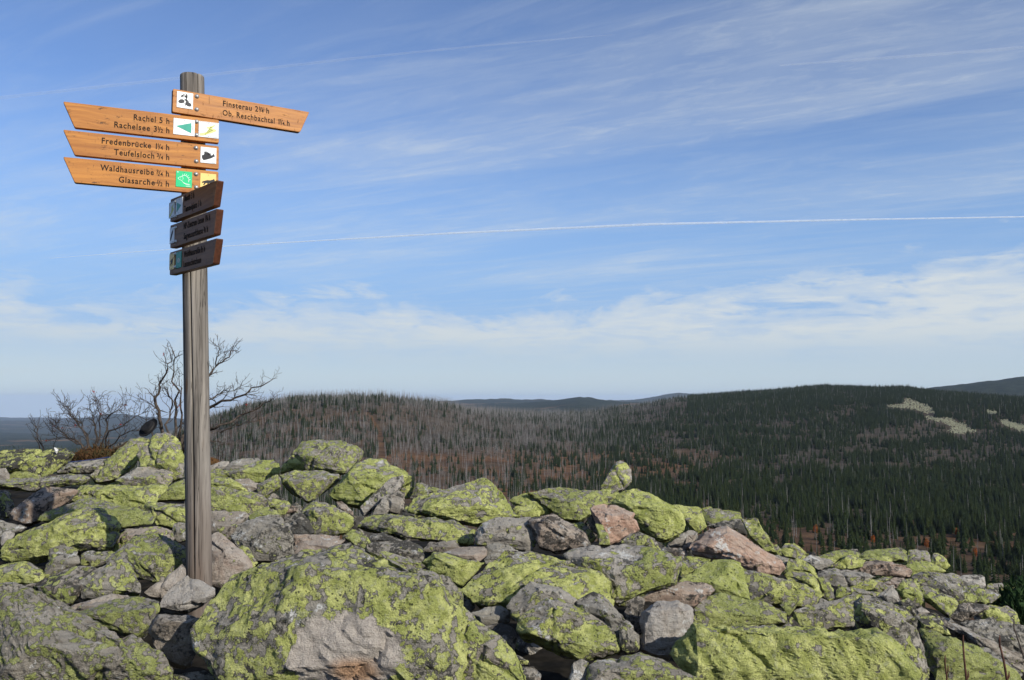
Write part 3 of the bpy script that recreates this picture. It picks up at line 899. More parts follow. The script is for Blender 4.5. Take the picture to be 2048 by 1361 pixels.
rock('D', '1115,375 1280,288 1460,306 1565,370 1575,480 1500,545 1440,535 1400,440 1160,420', '', (0.62, 0, 0.35, 0), 'green lumpy boulder on the skyline left of the standing stone', foot=1040, power=28)
rock('D', '1300,285 1400,256 1620,226 1800,246 2065,252 2095,330 2065,440 1900,520 1850,600 1700,600 1580,520 1550,370', '1600,350,.25 1750,400,.12', (0.56, 0, 0.35, 0.1), 'broad grey-green boulder on the skyline carrying the standing stone', foot=1046)
rock('D', '1730,610 1860,582 1965,690 2010,780 1900,830 1780,760', '', (0.6, 0, 0.3, 0), 'mossy stone left of the broken reddish block', foot=1090, name='stone')
rock('D', '870,840 950,798 1100,822 1210,880 1110,930 1000,980 890,970', '', N_, 'grey stone under the pale-topped block', foot=1122, name='stone')
rock('D', '430,895 620,836 865,836 895,880 885,935 810,1010 700,990 560,945', '', (0.1, 0.4, 0.15, 0.1), 'flat tan stone below the long lichen plate', foot=1128, name='stone', thick=1.3)
rock('D', '230,890 300,798 430,776 575,770 610,860 450,905 340,910', '', (0.45, 0.1, 0.4, 0), 'small ridged stone below the middle of the long lichen plate', foot=1118, name='stone', power=57)
rock('M', '140,1030 300,1010 560,1004 685,1058 755,1150 735,1230 560,1215 350,1160 220,1185 195,1090', '560,1130,.05', (0.35, 0.05, 0.6, 0.1), 'low grey block behind the crest of the biggest boulder', foot=1122)
rock('M', '230,1190 330,1122 480,1146 620,1186 800,1255 640,1350 400,1350', '', (0.5, 0.1, 0.2, 0.2), 'mossy slab lying against the back of the biggest boulder', foot=1150)
rock('D', '220,995 350,890 450,895 620,955 865,1000 790,1090 650,1255 595,1260 530,1215 440,1130 310,1100', '360,940,.2 560,1050,.12', (0.70, 0, 0.15, 0.1), 'bright yellow-green slab behind the right shoulder of the biggest boulder', foot=1180)
rock('D', '860,975 900,930 1010,900 1060,940 1000,1010 880,1020', '', N_, 'small grey stone at the crest of the wide mossy boulder', foot=1130, name='stone')

# --- centre foreground
rock('E', '105,410 350,158 540,18 660,2 830,36 1000,30 1130,46 1250,128 1465,255 1560,245 1655,335 1695,560 1695,660 1500,680 1200,700 900,680 620,640 430,600 240,560 120,440', '915,110,.45 850,310,.14 435,545,.08 1470,290,.30 1250,500,.05', (0.66, 0, 0.35, 0), 'wide mossy boulder with a dark left face in the middle of the field', foot=1245, level=6, power=48)
rock('E', '215,460 290,366 350,360 425,450 446,510 425,570 300,605 255,550', '', (0.62, 0, 0.2, 0.1), 'small round lichen stone at the left foot of the wide mossy boulder', foot=1222, name='stone', power=24)
rock('E', '95,440 200,445 262,600 195,650 130,600', '', (0.2, 0, 0.6, 0), 'small dark stone squeezed beside the biggest boulder', foot=1225, name='stone')
rock('E', '575,585 700,438 810,316 900,336 1100,386 1225,456 1340,570 1100,640 850,700 740,730 690,740 620,705', '945,445,.1 760,640,.05', (0.36, 0, 0.35, 0.25), 'grey triangular boulder in front of the wide mossy boulder', foot=1262, power=61)
rock('E', '200,650 400,573 570,572 628,650 630,740 450,800 330,770', '', N_, 'low grey stone left of the grey triangular boulder', foot=1252, name='stone')
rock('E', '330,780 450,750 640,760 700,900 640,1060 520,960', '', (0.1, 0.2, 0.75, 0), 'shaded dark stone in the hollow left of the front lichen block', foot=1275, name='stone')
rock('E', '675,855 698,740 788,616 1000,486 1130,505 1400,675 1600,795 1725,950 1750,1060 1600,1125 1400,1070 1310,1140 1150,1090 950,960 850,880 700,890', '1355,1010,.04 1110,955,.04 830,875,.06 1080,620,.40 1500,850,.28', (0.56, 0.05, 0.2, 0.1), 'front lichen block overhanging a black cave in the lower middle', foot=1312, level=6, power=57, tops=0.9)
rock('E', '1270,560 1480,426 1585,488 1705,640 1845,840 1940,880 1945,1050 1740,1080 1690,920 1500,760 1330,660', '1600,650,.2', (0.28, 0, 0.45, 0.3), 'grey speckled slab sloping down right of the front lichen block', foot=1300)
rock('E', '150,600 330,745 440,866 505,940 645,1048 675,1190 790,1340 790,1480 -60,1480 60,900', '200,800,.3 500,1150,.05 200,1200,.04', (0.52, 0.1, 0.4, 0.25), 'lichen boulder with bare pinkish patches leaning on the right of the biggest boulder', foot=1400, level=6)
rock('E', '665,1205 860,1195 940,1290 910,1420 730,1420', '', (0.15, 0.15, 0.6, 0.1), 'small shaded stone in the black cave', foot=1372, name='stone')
rock('E', '640,1060 800,1130 820,1180 690,1190', '', (0.4, 0, 0.5, 0), 'thin green stone at the mouth of the black cave', foot=1340, name='stone')
rock('E', '1200,1400 1265,1150 1350,1115 1420,1160 1410,1260 1420,1420', '', (0.35, 0.05, 0.2, 0.3), 'upright pale stone at the bottom edge right of the black cave', foot=1385, name='stone')
rock('G', '-400,1185 -310,1135 -50,1076 150,1046 300,1096 600,1236 745,1331 780,1480 -400,1480', '-250,1250,.1 150,1150,.3 400,1300,.1', (0.56, 0.08, 0.15, 0.1), 'low yellow-green boulder at the bottom edge in front of the pale bare boulder', foot=1410)

# --- right of centre
rock('G', '-640,70 -450,-20 -300,-45 0,-62 200,-12 390,38 610,80 510,125 550,250 545,360 260,420 100,480 20,560 -70,590 -110,500 -140,310 -350,255', '-90,280,.1 495,120,.16 250,200,.08 -300,130,.3', (0.42, 0.1, 0.25, 0.6), 'wide boulder with a white front face mottled in green', foot=1228, power=48)
rock('G', '40,520 100,428 230,386 450,366 640,316 740,336 885,358 925,420 800,500 700,600 640,590 400,560 180,530', '450,400,.2 700,480,.05', (0.1, 0.5, 0.45, 0.05), 'brown arched slab roofing the pale bare boulder', foot=1240)
rock('G', '-10,640 50,505 120,476 195,496 205,600 170,860 130,885 25,800', '', (0.15, 0.1, 0.6, 0.1), 'dark lumpy stone left of the pale bare boulder', foot=1272, name='stone')
rock('G', '-60,800 20,780 140,880 150,1050 20,1080 -60,1000', '', (0.35, 0, 0.7, 0), 'dark mossy stone low at the left of the pale bare boulder', foot=1310, name='stone')
rock('G', '145,940 165,650 250,556 400,526 560,516 705,586 650,690 690,795 610,870 510,1010 445,1130 330,1120 200,1060 148,1045', '255,640,.08 300,950,.03 580,600,.1', (0.04, 0.25, 0.05, 0.9), 'pale bare boulder of fresh grey stone without lichen', foot=1322, power=48)
rock('G', '545,345 780,166 900,96 980,104 1100,104 1165,148 1195,300 1290,545 1150,560 920,500 800,450', '1095,132,.5 905,360,.12 1180,500,.04', (0.68, 0, 0.25, 0), 'steep green boulder with a dark left face below the pink boulder', foot=1218, power=57)
rock('G', '490,130 640,60 820,96 880,106 760,240 560,320', '', (0.6, 0, 0.4, 0), 'mossy stone behind the steep green boulder', foot=1165, name='stone')
rock('G', '690,565 850,446 1000,436 1150,520 1300,556 1500,576 1645,650 1670,770 1350,790 1150,800 900,830 680,820 630,700', '730,600,.1 1050,640,.06 1400,700,.1', (0.66, 0, 0.2, 0.05), 'sloping yellow-green slab above the great lichen slab', foot=1275, level=5)
rock('G', '455,1135 495,1030 615,880 700,805 950,796 1200,745 1400,755 2048,785 2360,845 2585,890 2830,1010 2910,1200 3030,1350 3060,1500 740,1500 720,1300 500,1170', '735,850,.10 760,1260,.02 1800,900,.10 2600,1000,.10 1500,1300,.0 2500,1300,.0', (0.72, 0.0, 0.12, 0.1), 'great flat-faced lichen slab at the bottom right of centre', foot=1445, level=6, power=61, tops=0.6, thick=0.8)
rock('G', '1180,180 1300,228 1620,266 1855,368 2020,490 1975,560 1860,610 1600,600 1280,560 1195,330', '1560,330,.2 1500,480,.05', (0.62, 0, 0.15, 0.15), 'broad lichen boulder right below the pink boulder', foot=1228)
rock('J', '400,1085 480,1026 600,1026 630,1090 530,1250 460,1200', '', (0.6, 0, 0.4, 0), 'small mossy stone between sloping slab and lumpy boulder', foot=1235, name='stone')
rock('J', '560,1230 640,1156 1060,1126 1100,1076 1380,946 1490,956 1440,1090 1420,1400 1000,1450 700,1400', '1050,1170,.2 1000,1300,.08', (0.52, 0, 0.25, 0.1), 'lumpy grey and green boulder left of the tall split boulder', foot=1262, level=5)
rock('J', '905,1065 960,996 1045,1026 1110,1080 1000,1115', '', (0.3, 0, 0.5, 0.1), 'small pointed stone above the lumpy grey and green boulder', foot=1212, name='stone', power=57)
rock('I', '310,490 325,380 298,230 380,146 540,176 700,226 805,278 935,390 985,560 1025,680 1045,860 1080,1030 1085,1150 950,1150 860,900 780,720 600,610 400,540', '370,300,.08 800,400,.12 930,750,.06 600,400,.04', (0.52, 0, 0.45, 0.2), 'tall split boulder with grey and yellow patches at the right', foot=1400, level=6, power=42)
rock('I', '535,185 660,76 720,46 775,170 808,285 680,262', '', (0.1, 0, 0.2, 0.6), 'small pale pointed stone on top of the tall split boulder', foot=1225, name='stone', power=57)
rock('I', '975,490 1010,495 1230,545 1500,645 1760,830 1960,960 2090,1150 1150,1150 1090,850', '1240,560,.3 1500,800,.1 1200,900,.04', (0.66, 0, 0.15, 0.15), 'slanting lichen slab at the bottom right corner behind the bare twigs', foot=1420, level=5, power=52)
rock('I', '925,372 1060,346 1185,398 1250,490 1300,580 1010,520', '', (0.6, 0, 0.7, 0), 'dark green wedge between tall split boulder and slanting slab', foot=1290, name='stone')
rock('I', '1050,350 1120,332 1400,436 1700,596 1835,690 2080,800 2080,980 1880,900 1560,720 1480,670 1230,500', '1500,560,.15 1800,740,.12', (0.28, 0.15, 0.4, 0.15), 'long grey slab slanting down to the right edge', foot=1305, level=5)
rock('I', '1530,680 1680,686 1805,770 1905,880 2040,985 1950,1010 1760,880', '', (0.3, 0, 0.3, 0.2), 'grey ledge behind the slanting lichen slab', foot=1350, name='stone')

# --- standing stone, crest and pink boulder
rock('F', '0,405 60,308 130,188 160,128 200,110 250,133 302,200 328,290 314,362 272,408 180,438 70,418', '100,395,.06 165,160,.30 260,330,.02', (0.50, 0.1, 0.1, 0.6), 'pale standing stone poking up above the skyline', foot=1000, power=42)
rock('F', '-15,425 30,398 180,405 195,455 122,495 112,560 15,580 -30,500', '', Y_, 'small lichen block under the standing stone', foot=1010, name='stone')
rock('F', '115,485 230,408 320,396 390,406 480,446 560,496 700,526 765,570 855,680 880,790 845,880 680,960 600,955 560,900 420,850 330,660 220,605 115,550', '250,582,.16 595,610,.08 570,890,.06 760,640,.2 420,580,.12', (0.68, 0, 0.2, 0), 'large green crest boulder right of the standing stone with a dark left face', foot=1090, level=6, power=61)
rock('F', '-105,595 20,576 120,552 200,598 355,660 335,715 405,835 230,950 110,1000 40,960 -10,800 -60,710', '20,745,.05 325,705,.08 100,970,.02', (0.03, 1.0, 0.1, 0.1), 'broken reddish block with a clean orange-pink front', foot=1098, power=66)
rock('F', '-50,760 20,756 75,860 105,990 -10,985', '', (0.66, 0, 0.2, 0.1), 'narrow green stone at the left side of the broken reddish block', foot=1105, name='stone')
rock('F', '215,960 330,856 410,835 480,866 565,910 605,960 625,1050 480,1030 300,1000', '470,880,.06 475,980,.02', (0.5, 0, 0.6, 0.1), 'half dark half green stone in front of the large green crest boulder', foot=1112, name='stone', power=57)
rock('F', '750,560 860,576 1035,586 1065,700 1095,800 1000,870 860,740 795,630', '', Y_, 'smooth green boulder right of the large green crest boulder', foot=1075)
rock('F', '1038,592 1120,582 1240,606 1435,638 1455,700 1300,735 1130,800 1075,770', '', Y_, 'flat green block with a straight crack at its left above the pink boulder', foot=1062)
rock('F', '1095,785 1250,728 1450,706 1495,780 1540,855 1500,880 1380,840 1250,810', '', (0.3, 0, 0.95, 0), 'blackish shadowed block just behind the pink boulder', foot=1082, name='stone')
rock('F', '1440,700 1600,696 1665,800 1705,900 1790,1030 1810,1080 1700,1070 1600,930 1520,880', '', (0.66, 0, 0.15, 0.1), 'green boulder ending the crest right of the pink boulder', foot=1115)
rock('F', '1690,990 1735,935 1765,945 1785,1030 1815,1075 1750,1075', '', Y_, 'small green stone at the right end of the crest', foot=1112, name='stone')
rock('F', '908,1025 935,930 1050,816 1200,786 1292,776 1432,846 1562,926 1705,1056 1845,1168 1898,1240 1880,1312 1700,1310 1420,1190 1230,1150 1050,1125 925,1080', '1100,1000,.04 1300,850,.25 1600,1150,.03 1780,1240,.03', (0.14, 1.0, 0.05, 0.2), 'big bare pink boulder on the right with lichen on its left end', foot=1162, level=6, power=36)
rock('F', '690,990 820,878 920,822 1005,850 960,890 850,985 720,1015', '', (0.02, 0.1, 0.2, 0.7), 'pale bare slab left of the pink boulder', foot=1098, name='stone')
rock('F', '830,1000 900,876 985,866 970,940 905,1020 860,1050', '', (0.05, 0.3, 0.5, 0.2), 'small brown stone touching the left of the pink boulder', foot=1110, name='stone')
rock('F', '610,1010 720,995 880,1020 905,1100 780,1100 640,1060', '', (0.05, 0.4, 0.75, 0), 'shaded brown stone in the hollow left of the pink boulder', foot=1118, name='stone')
rock('F', '745,1160 880,1086 1080,1112 1110,1160 900,1290 790,1310', '', (0.62, 0, 0.3, 0), 'green boulder under the left end of the pink boulder', foot=1160)

# --- far right slope
rock('J', '400,350 470,256 590,246 655,288 800,410 715,485 640,475 475,440', '540,300,.2', (0.62, 0, 0.3, 0.05), 'green boulder with a dark hollow right of the crest end', foot=1126)
rock('J', '305,282 370,266 425,340 438,430 375,425', '', Y_, 'narrow green stone beside the crest end', foot=1118, name='stone')
rock('J', '700,475 830,405 900,416 975,468 1095,476 1140,525 950,640 860,590', '', (0.2, 0, 0.3, 0.35), 'grey rounded stone on the right slope', foot=1148, name='stone')
rock('J', '465,610 528,456 620,452 760,505 875,590 925,660 938,755 830,700 720,665 475,660', '', (0.66, 0, 0.45, 0), 'green block with a dark foot right of the pink boulder end', foot=1160)
rock('J', '240,415 400,410 530,456 510,570 450,605 370,530', '', (0.35, 0, 0.2, 0.2), 'low grey-green slab behind the pink boulder end', foot=1140, name='stone')
rock('J', '460,685 520,636 750,645 885,698 965,850 1010,970 960,1010 700,880 540,780', '800,760,.1', (0.6, 0, 0.45, 0.05), 'long lichen boulder with a shaded hollow right of the pink boulder', foot=1198)
rock('J', '925,725 1000,700 1105,800 1148,870 1150,1010 1080,1055 995,990', '', (0.5, 0, 0.3, 0.05), 'upright grey-green boulder above the lumpy boulder', foot=1206)
rock('J', '1180,825 1230,796 1395,866 1410,915 1240,1000 1165,1005', '', (0.48, 0, 0.55, 0), 'dark green stone beside a black gap on the right slope', foot=1198, name='stone')
rock('J', '1380,850 1500,880 1600,880 1780,930 1700,1010 1400,1000', '', (0.5, 0, 0.3, 0.1), 'low grey-green stone behind the tall split boulder', foot=1200, name='stone')
rock('H', '-60,275 100,212 260,202 375,243 350,300 200,310 60,330 -30,330', '', Y_, 'mossy hump at the left of the far right crest', foot=1132)
rock('H', '62,385 200,278 270,246 428,320 385,390 300,412 140,408', '210,300,.12', (0.64, 0.1, 0.1, 0.05), 'triangular lichen stone with a pale edge on the right slope', foot=1142, name='stone')
rock('H', '10,330 40,280 110,278 150,310 100,350 40,350', '', (0.7, 0, 0.1, 0), 'small bright green stone left of the triangular lichen stone', foot=1136, name='stone')
rock('H', '345,265 440,202 580,182 660,197 790,182 855,220 858,320 700,340 420,320', '', Y_, 'long mossy boulder along the far right crest', foot=1130)
rock('H', '380,300 520,265 640,268 700,300 700,340 480,345', '', (0.72, 0, 0.05, 0), 'low bright green stone in front of the long mossy crest boulder', foot=1138, name='stone')
rock('H', '842,320 868,207 960,197 1062,217 1094,260 1096,330 1000,360 858,380', '', (0.45, 0, 0.2, 0.3), 'rounded grey and green boulder near the right end of the crest', foot=1132)
rock('H', '1096,345 1108,237 1170,237 1252,300 1296,380 1255,412 1130,390', '', Y_, 'last green boulder at the right end of the crest', foot=1136)
rock('H', '825,375 960,326 1090,320 1250,430 1060,470 900,490 860,410', '', (0.7, 0, 0.1, 0.05), 'bright green sloping boulder under the right end of the crest', foot=1150)
rock('H', '310,395 430,326 540,306 680,326 830,366 908,440 880,500 780,500 600,490 420,460', '620,420,.05 600,340,.3', (0.06, 0.55, 0.55, 0), 'brown rust-topped boulder on the far right slope', foot=1158)
rock('H', '-70,425 80,390 240,400 400,425 526,478 440,525 330,570 280,590 100,590 -70,500', '120,460,.12 350,480,.1', (0.40, 0, 0.3, 0.3), 'flat slab with a pale flecked front left of the brown rust-topped boulder', foot=1172, thick=1.2)
rock('H', '270,590 350,516 470,500 565,520 495,615 420,630 300,620', '', Y_, 'small yellow-green stone below the flat slab', foot=1182, name='stone')
rock('H', '484,610 530,526 600,536 668,580 625,655 560,660', '', (0.5, 0.1, 0.4, 0), 'small dark and green stone behind the pale pointed stone', foot=1190, name='stone')
rock('H', '515,520 600,476 705,476 630,555 560,545', '', Y_, 'tiny green stone in front of the brown rust-topped boulder', foot=1168, name='stone')
rock('H', '605,550 720,486 825,486 836,570 740,610 660,590', '', (0.05, 0.55, 0.2, 0.15), 'pinkish stone below the brown rust-topped boulder', foot=1178, name='stone')
rock('H', '740,610 805,520 880,498 965,545 1015,640 1038,800 940,800 800,730', '', (0.54, 0.05, 0.25, 0.1), 'rounded grey-green boulder right of the pale pointed stone', foot=1222)
rock('H', '975,575 1080,596 1180,646 1325,706 1378,760 1348,870 1290,905 1120,800 1080,720 1000,700', '1100,720,.1', (0.48, 0, 0.3, 0.1), 'split boulder with a black jagged gap on the right slope', foot=1240)
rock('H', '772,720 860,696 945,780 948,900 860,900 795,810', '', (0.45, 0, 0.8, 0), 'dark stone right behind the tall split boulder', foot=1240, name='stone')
rock('H', '935,810 1000,786 1090,850 950,900', '', (0.15, 0.2, 0.3, 0.3), 'small pale brown stone beside the dark green wedge', foot=1238, name='stone')
rock('H', '892,485 1050,426 1240,436 1440,536 1650,616 1812,690 1730,770 1400,790 1360,740 1150,680 960,560', '1060,450,.5 1320,650,.12 1400,760,.04', (0.44, 0, 0.35, 0.1), 'long smooth slab with a dark left flank on the far right slope', foot=1216, level=5, power=52)
rock('H', '1280,910 1370,765 1480,745 1640,765 1695,800 1560,870 1400,945', '', (0.2, 0.25, 0.75, 0), 'dark reddish boulder under the long smooth slab', foot=1246)
rock('H', '1525,850 1660,766 1880,766 1965,840 2012,990 1700,980 1610,930', '1640,830,.1', (0.58, 0, 0.3, 0.05), 'rounded lichen boulder at the right edge of the slope', foot=1254)
rock('H', '1395,940 1540,916 1700,896 2048,976 2140,1010 2140,1330 1800,1180 1500,1020', '', (0.28, 0, 0.6, 0), 'dark shaded slab at the right edge', foot=1292)
rock('H', '1355,505 1420,462 1600,456 1645,480 1658,590 1612,625 1450,585', '', (0.08, 0, 0.35, 0.7), 'whitish boulder standing out at the lower end of the right skyline', foot=1182)
rock('H', '1632,610 1680,556 1722,546 1748,610 1690,640', '', (0.45, 0, 0.2, 0.3), 'small grey-green stone right of the whitish boulder', foot=1186, name='stone')
rock('H', '1695,575 1740,550 1822,542 1848,582 1785,625', '', (0.3, 0, 0.2, 0.4), 'small pale stone at the right end of the skyline', foot=1186, name='stone')
rock('H', '1792,620 1880,556 1990,606 1910,640', '', (0.6, 0, 0.3, 0), 'last small green-capped stone at the right end of the skyline', foot=1190, name='stone')
rock('H', '1645,630 1700,598 1855,640 1875,710 1800,715', '', (0.1, 0.15, 0.75, 0), 'dark low stone right of the long smooth slab', foot=1206, name='stone')
rock('H', '1225,455 1300,440 1385,468 1395,510 1310,530', '', (0.4, 0, 0.2, 0.2), 'low grey stone between crest end and whitish boulder', foot=1166, name='stone')

# --- stones wedged deep in the gaps between the boulders
frs = np.random.RandomState(5)
wedge_proto = []
for k in range(6):
    P = frs.normal(size=(14, 3))
    P /= np.linalg.norm(P, axis=1)[:, None]
    P *= np.array([0.17, 0.15, 0.11])
    c, V, T = rock_shape(P, 4, frs, 18)
    me = tri_mesh('wedged_stone', V, T)
    me.materials.append(M_ROCK)
    wedge_proto.append(me)
def plain_name(lab):
    w_ = lab.split()
    cut = next((i for i, q in enumerate(w_) if i > 1 and q in ('with', 'at', 'of', 'on', 'in', 'right', 'left', 'behind', 'below', 'beside', 'between', 'poking', 'leaning', 'under', 'ending', 'along', 'carrying', 'just', 'near', 'peeping', 'above', 'sloping', 'covered', 'lying', 'standing', 'tucked', 'cut', 'overhanging', 'squeezed', 'wedged', 'touching', 'against', 'directly', 'roofing', 'without', 'filling', 'slanting')), len(w_))
    return ' '.join(w_[:cut])


cands = []
for k in range(190):
    px_ = frs.uniform(-120, 2170)
    d_ = 2.9 + 6.6 * frs.uniform() ** 0.8
    py_ = float(scree_py(px_, d_))
    if py_ > 1480:
        continue
    o = bpy.data.objects.new('wedged_stone', wedge_proto[k % 6])
    p = at(px_, py_, d_)
    p[2] -= frs.uniform(0.34, 0.46)
    o.location = tuple(p)
    o.rotation_euler = tuple(frs.uniform(0, 6.28, 3))
    s_ = frs.uniform(0.7, 1.5)
    o.scale = (s_, s_ * frs.uniform(0.8, 1.2), s_ * frs.uniform(0.7, 1.0))
    link(o)
    o['seed'], o['lichen'], o['pink'], o['dark'], o['pale'] = float(k % 29), float(frs.uniform(0.05, 0.4)), float(frs.uniform(0, 0.12)), float(frs.uniform(0.6, 1.2)), 0.0  # heavy dark crust paints the shade of the gaps into these stones
    cands.append(o)
# keep those that can be seen through the gaps
bpy.context.view_layer.update()
dg = bpy.context.evaluated_depsgraph_get()
for o in cands:
    seen = 0
    org = Vector((0, 0, CAMZ))
    vs = o.data.vertices
    for i in range(0, len(vs), max(1, len(vs) // 60)):
        d_ = (o.matrix_world @ vs[i].co) - org
        hit_, loc_, nrm_, idx_, ob_, mx_ = SC.ray_cast(dg, org, d_.normalized())
        if hit_ and ob_.name == o.name:
            seen += 1
    if seen < 2:
        bpy.data.objects.remove(o)
        continue
    near = min(ROCKS, key=lambda r: (Vector(r[1]) - o.location).length)[0]
    lab = 'small shaded stone wedged in a gap beside the ' + plain_name(near['label'])
    tag(o, lab, 'stone', 'stones wedged in the gaps: ' + lab)



# ------------------------------------------------------------------ the trail signpost
def wood_post_material():
    m, g, b = material('weathered_post_wood')
    co = g.n('ShaderNodeTexCoord').outputs['Object']
    wob = g.noise(co, 1.3, 2, 0.5, color=True)
    P = g.vmath('ADD', co, g.vmath('MULTIPLY', g.vmath('SUBTRACT', wob, (0.5, 0.5, 0.5)), (0.035, 0.035, 0.0)))
    gr = g.noise(g.mapping(P, (34, 34, 0.9)), 1.0, 7, 0.62, 0.35)
    fi = g.noise(g.mapping(P, (150, 150, 3.0)), 1.0, 5, 0.65)
    big = g.noise(g.mapping(P, (5, 5, 1.1)), 1.0, 4, 0.6)
    c = g.mix(g.step(gr, 0.25, 0.75), (0.075, 0.066, 0.057), (0.275, 0.248, 0.215))
    c = g.mix(g.math('MULTIPLY', g.step(fi, 0.48, 0.70), 0.55), c, (0.055, 0.047, 0.042))
    c = g.mix(g.math('MULTIPLY', g.step(big, 0.52, 0.70), 0.55), c, (0.135, 0.085, 0.055))
    spx = g.n('ShaderNodeSeparateXYZ')
    g.put(spx.inputs[0], co)
    low = g.math('MULTIPLY', g.step(g.math('ADD', spx.outputs[2], g.math('MULTIPLY', g.math('SUBTRACT', big, 0.5), 0.8)), 0.62, 0.25), 0.55)
    c = g.mix(low, c, (0.105, 0.078, 0.062))
    ck = g.noise(g.mapping(P, (26, 26, 0.55), (0, 0, 0), (3, 7, 1)), 1.0, 4, 0.55, 0.3)
    ck = g.step(g.math('ABSOLUTE', g.math('SUBTRACT', ck, 0.5)), 0.013, 0.004)
    c = g.mix(g.math('MULTIPLY', ck, 0.8), c, (0.022, 0.018, 0.015))
    kn = g.voro(g.mapping(P, (7, 7, 1.5), (0, 0, 0.4)), 1.0)
    c = g.mix(g.step(kn, 0.09, 0.03), c, (0.10, 0.065, 0.04))
    g.put(b.inputs['Base Color'], c)
    b.inputs['Roughness'].default_value = 0.85
    h = g.math('ADD', g.math('MULTIPLY', gr, 0.6), g.math('MULTIPLY', fi, 0.4))
    bump(g, b, h, 0.7, 0.006)
    return m


def board_material(name='orange_glazed_board_wood', grey=0.0):
    m, g, b = material(name)
    co = g.n('ShaderNodeTexCoord').outputs['Object']
    seed = g.attr('seed')
    co = g.vmath('ADD', co, g.comb(g.math('MULTIPLY', seed, 3.7), 0.0, g.math('MULTIPLY', seed, 1.9)))
    wob = g.noise(co, 3.0, 2, 0.5)
    P = g.vmath('ADD', co, g.comb(0.0, 0.0, g.math('MULTIPLY', wob, 0.05)))
    gr = g.noise(g.mapping(P, (2.2, 10, 46)), 1.0, 6, 0.6, 0.3)
    fi = g.noise(g.mapping(P, (7, 40, 190)), 1.0, 4, 0.6)
    big = g.noise(g.mapping(co, (3, 3, 9)), 1.0, 4, 0.6)
    c = g.mix(g.step(gr, 0.28, 0.72), (0.30, 0.108, 0.020), (0.50, 0.208, 0.038))
    c = g.mix(g.math('MULTIPLY', g.step(big, 0.5, 0.72), 0.45), c, (0.30, 0.135, 0.045))
    c = g.mix(g.math('MULTIPLY', g.step(fi, 0.52, 0.75), 0.35), c, (0.22, 0.085, 0.025))
    # weather streaks and scratches: short dark flecks
    sc = g.noise(g.mapping(co, (16, 8, 60), (0, 0.16, 0)), 1.0, 5, 0.75, 0.2)
    sc2 = g.noise(g.mapping(co, (75, 8, 15), (0, 0.45, 0)), 1.0, 5, 0.7, 0.3)
    reg = g.noise(co, 5.5, 3, 0.6)
    fl = g.math('MULTIPLY', g.step(sc, 0.575, 0.66), g.step(reg, 0.40, 0.55))
    fl2 = g.math('MULTIPLY', g.step(sc2, 0.61, 0.66), g.step(reg, 0.55, 0.45))
    fl = g.math('MAXIMUM', fl, g.math('MULTIPLY', fl2, 0.8))
    c = g.mix(grey, c, g.mix(g.step(gr, 0.28, 0.72), (0.062, 0.042, 0.034), (0.125, 0.084, 0.066)))  # dull dark tone puts shade into the colour of the turned boards
    c = g.mix(g.math('MULTIPLY', fl, 0.85), c, (0.045, 0.024, 0.013))
    g.put(b.inputs['Base Color'], c)
    b.inputs['Roughness'].default_value = 0.55
    b.inputs['Specular IOR Level'].default_value = 0.35
    bump(g, b, g.math('SUBTRACT', gr, g.math('MULTIPLY', fl, 0.5)), 0.35, 0.003)
    return m


M_POST, M_BOARD = wood_post_material(), board_material()
M_BOARD_SHADED = board_material('shade_toned_board_wood', 0.62)  # same orange wood with shade mixed into its colour
M_ENDGRAIN = plain('dark_end_grain', (0.058, 0.018, 0.007), 0.6, 0.3, 60)
M_LETTER = plain('burnt_lettering', (0.022, 0.013, 0.008), 0.8)
M_WHITE = plain('white_plaque', (0.78, 0.80, 0.80), 0.35, 0.04, 8)
M_GREEN = plain('green_plaque', (0.025, 0.50, 0.20), 0.35, 0.08, 8)
M_TEAL = plain('teal_print', (0.045, 0.33, 0.24), 0.4, 0.06, 30)
M_YEL = plain('yellow_plaque', (0.80, 0.56, 0.19), 0.35, 0.05, 8)
M_LEMON = plain('lemon_print', (0.76, 0.78, 0.28), 0.4, 0.05, 30)
M_BLACK = plain('black_print', (0.018, 0.018, 0.022), 0.5)
M_LINEW = plain('white_print', (0.72, 0.82, 0.76), 0.4, 0.05)
M_STEEL, _g, _b = material('galvanised_bolt')
_b.inputs['Metallic'].default_value = 0.85
_b.inputs['Base Color'].default_value = (0.55, 0.55, 0.53, 1)
_b.inputs['Roughness'].default_value = 0.42
_g.put(_b.inputs['Roughness'], _g.step(_g.noise(_g.n('ShaderNodeTexCoord').outputs['Object'], 300, 3), 0.3, 0.7, 0.3, 0.6))

POST_D = 4.55
p_top, p_bot = at(384, 152, POST_D), at(398.5, 1180, POST_D)
post_r = 24.3 / F * POST_D
signpost = empty('trail_signpost', p_bot)
tag(signpost, 'grey wooden trail signpost with seven pointed boards standing among the boulders', 'signpost')
axis = (p_top - p_bot)


def post_axis(z):
    t = (z - p_bot[2]) / axis[2]
    return p_bot + axis * t


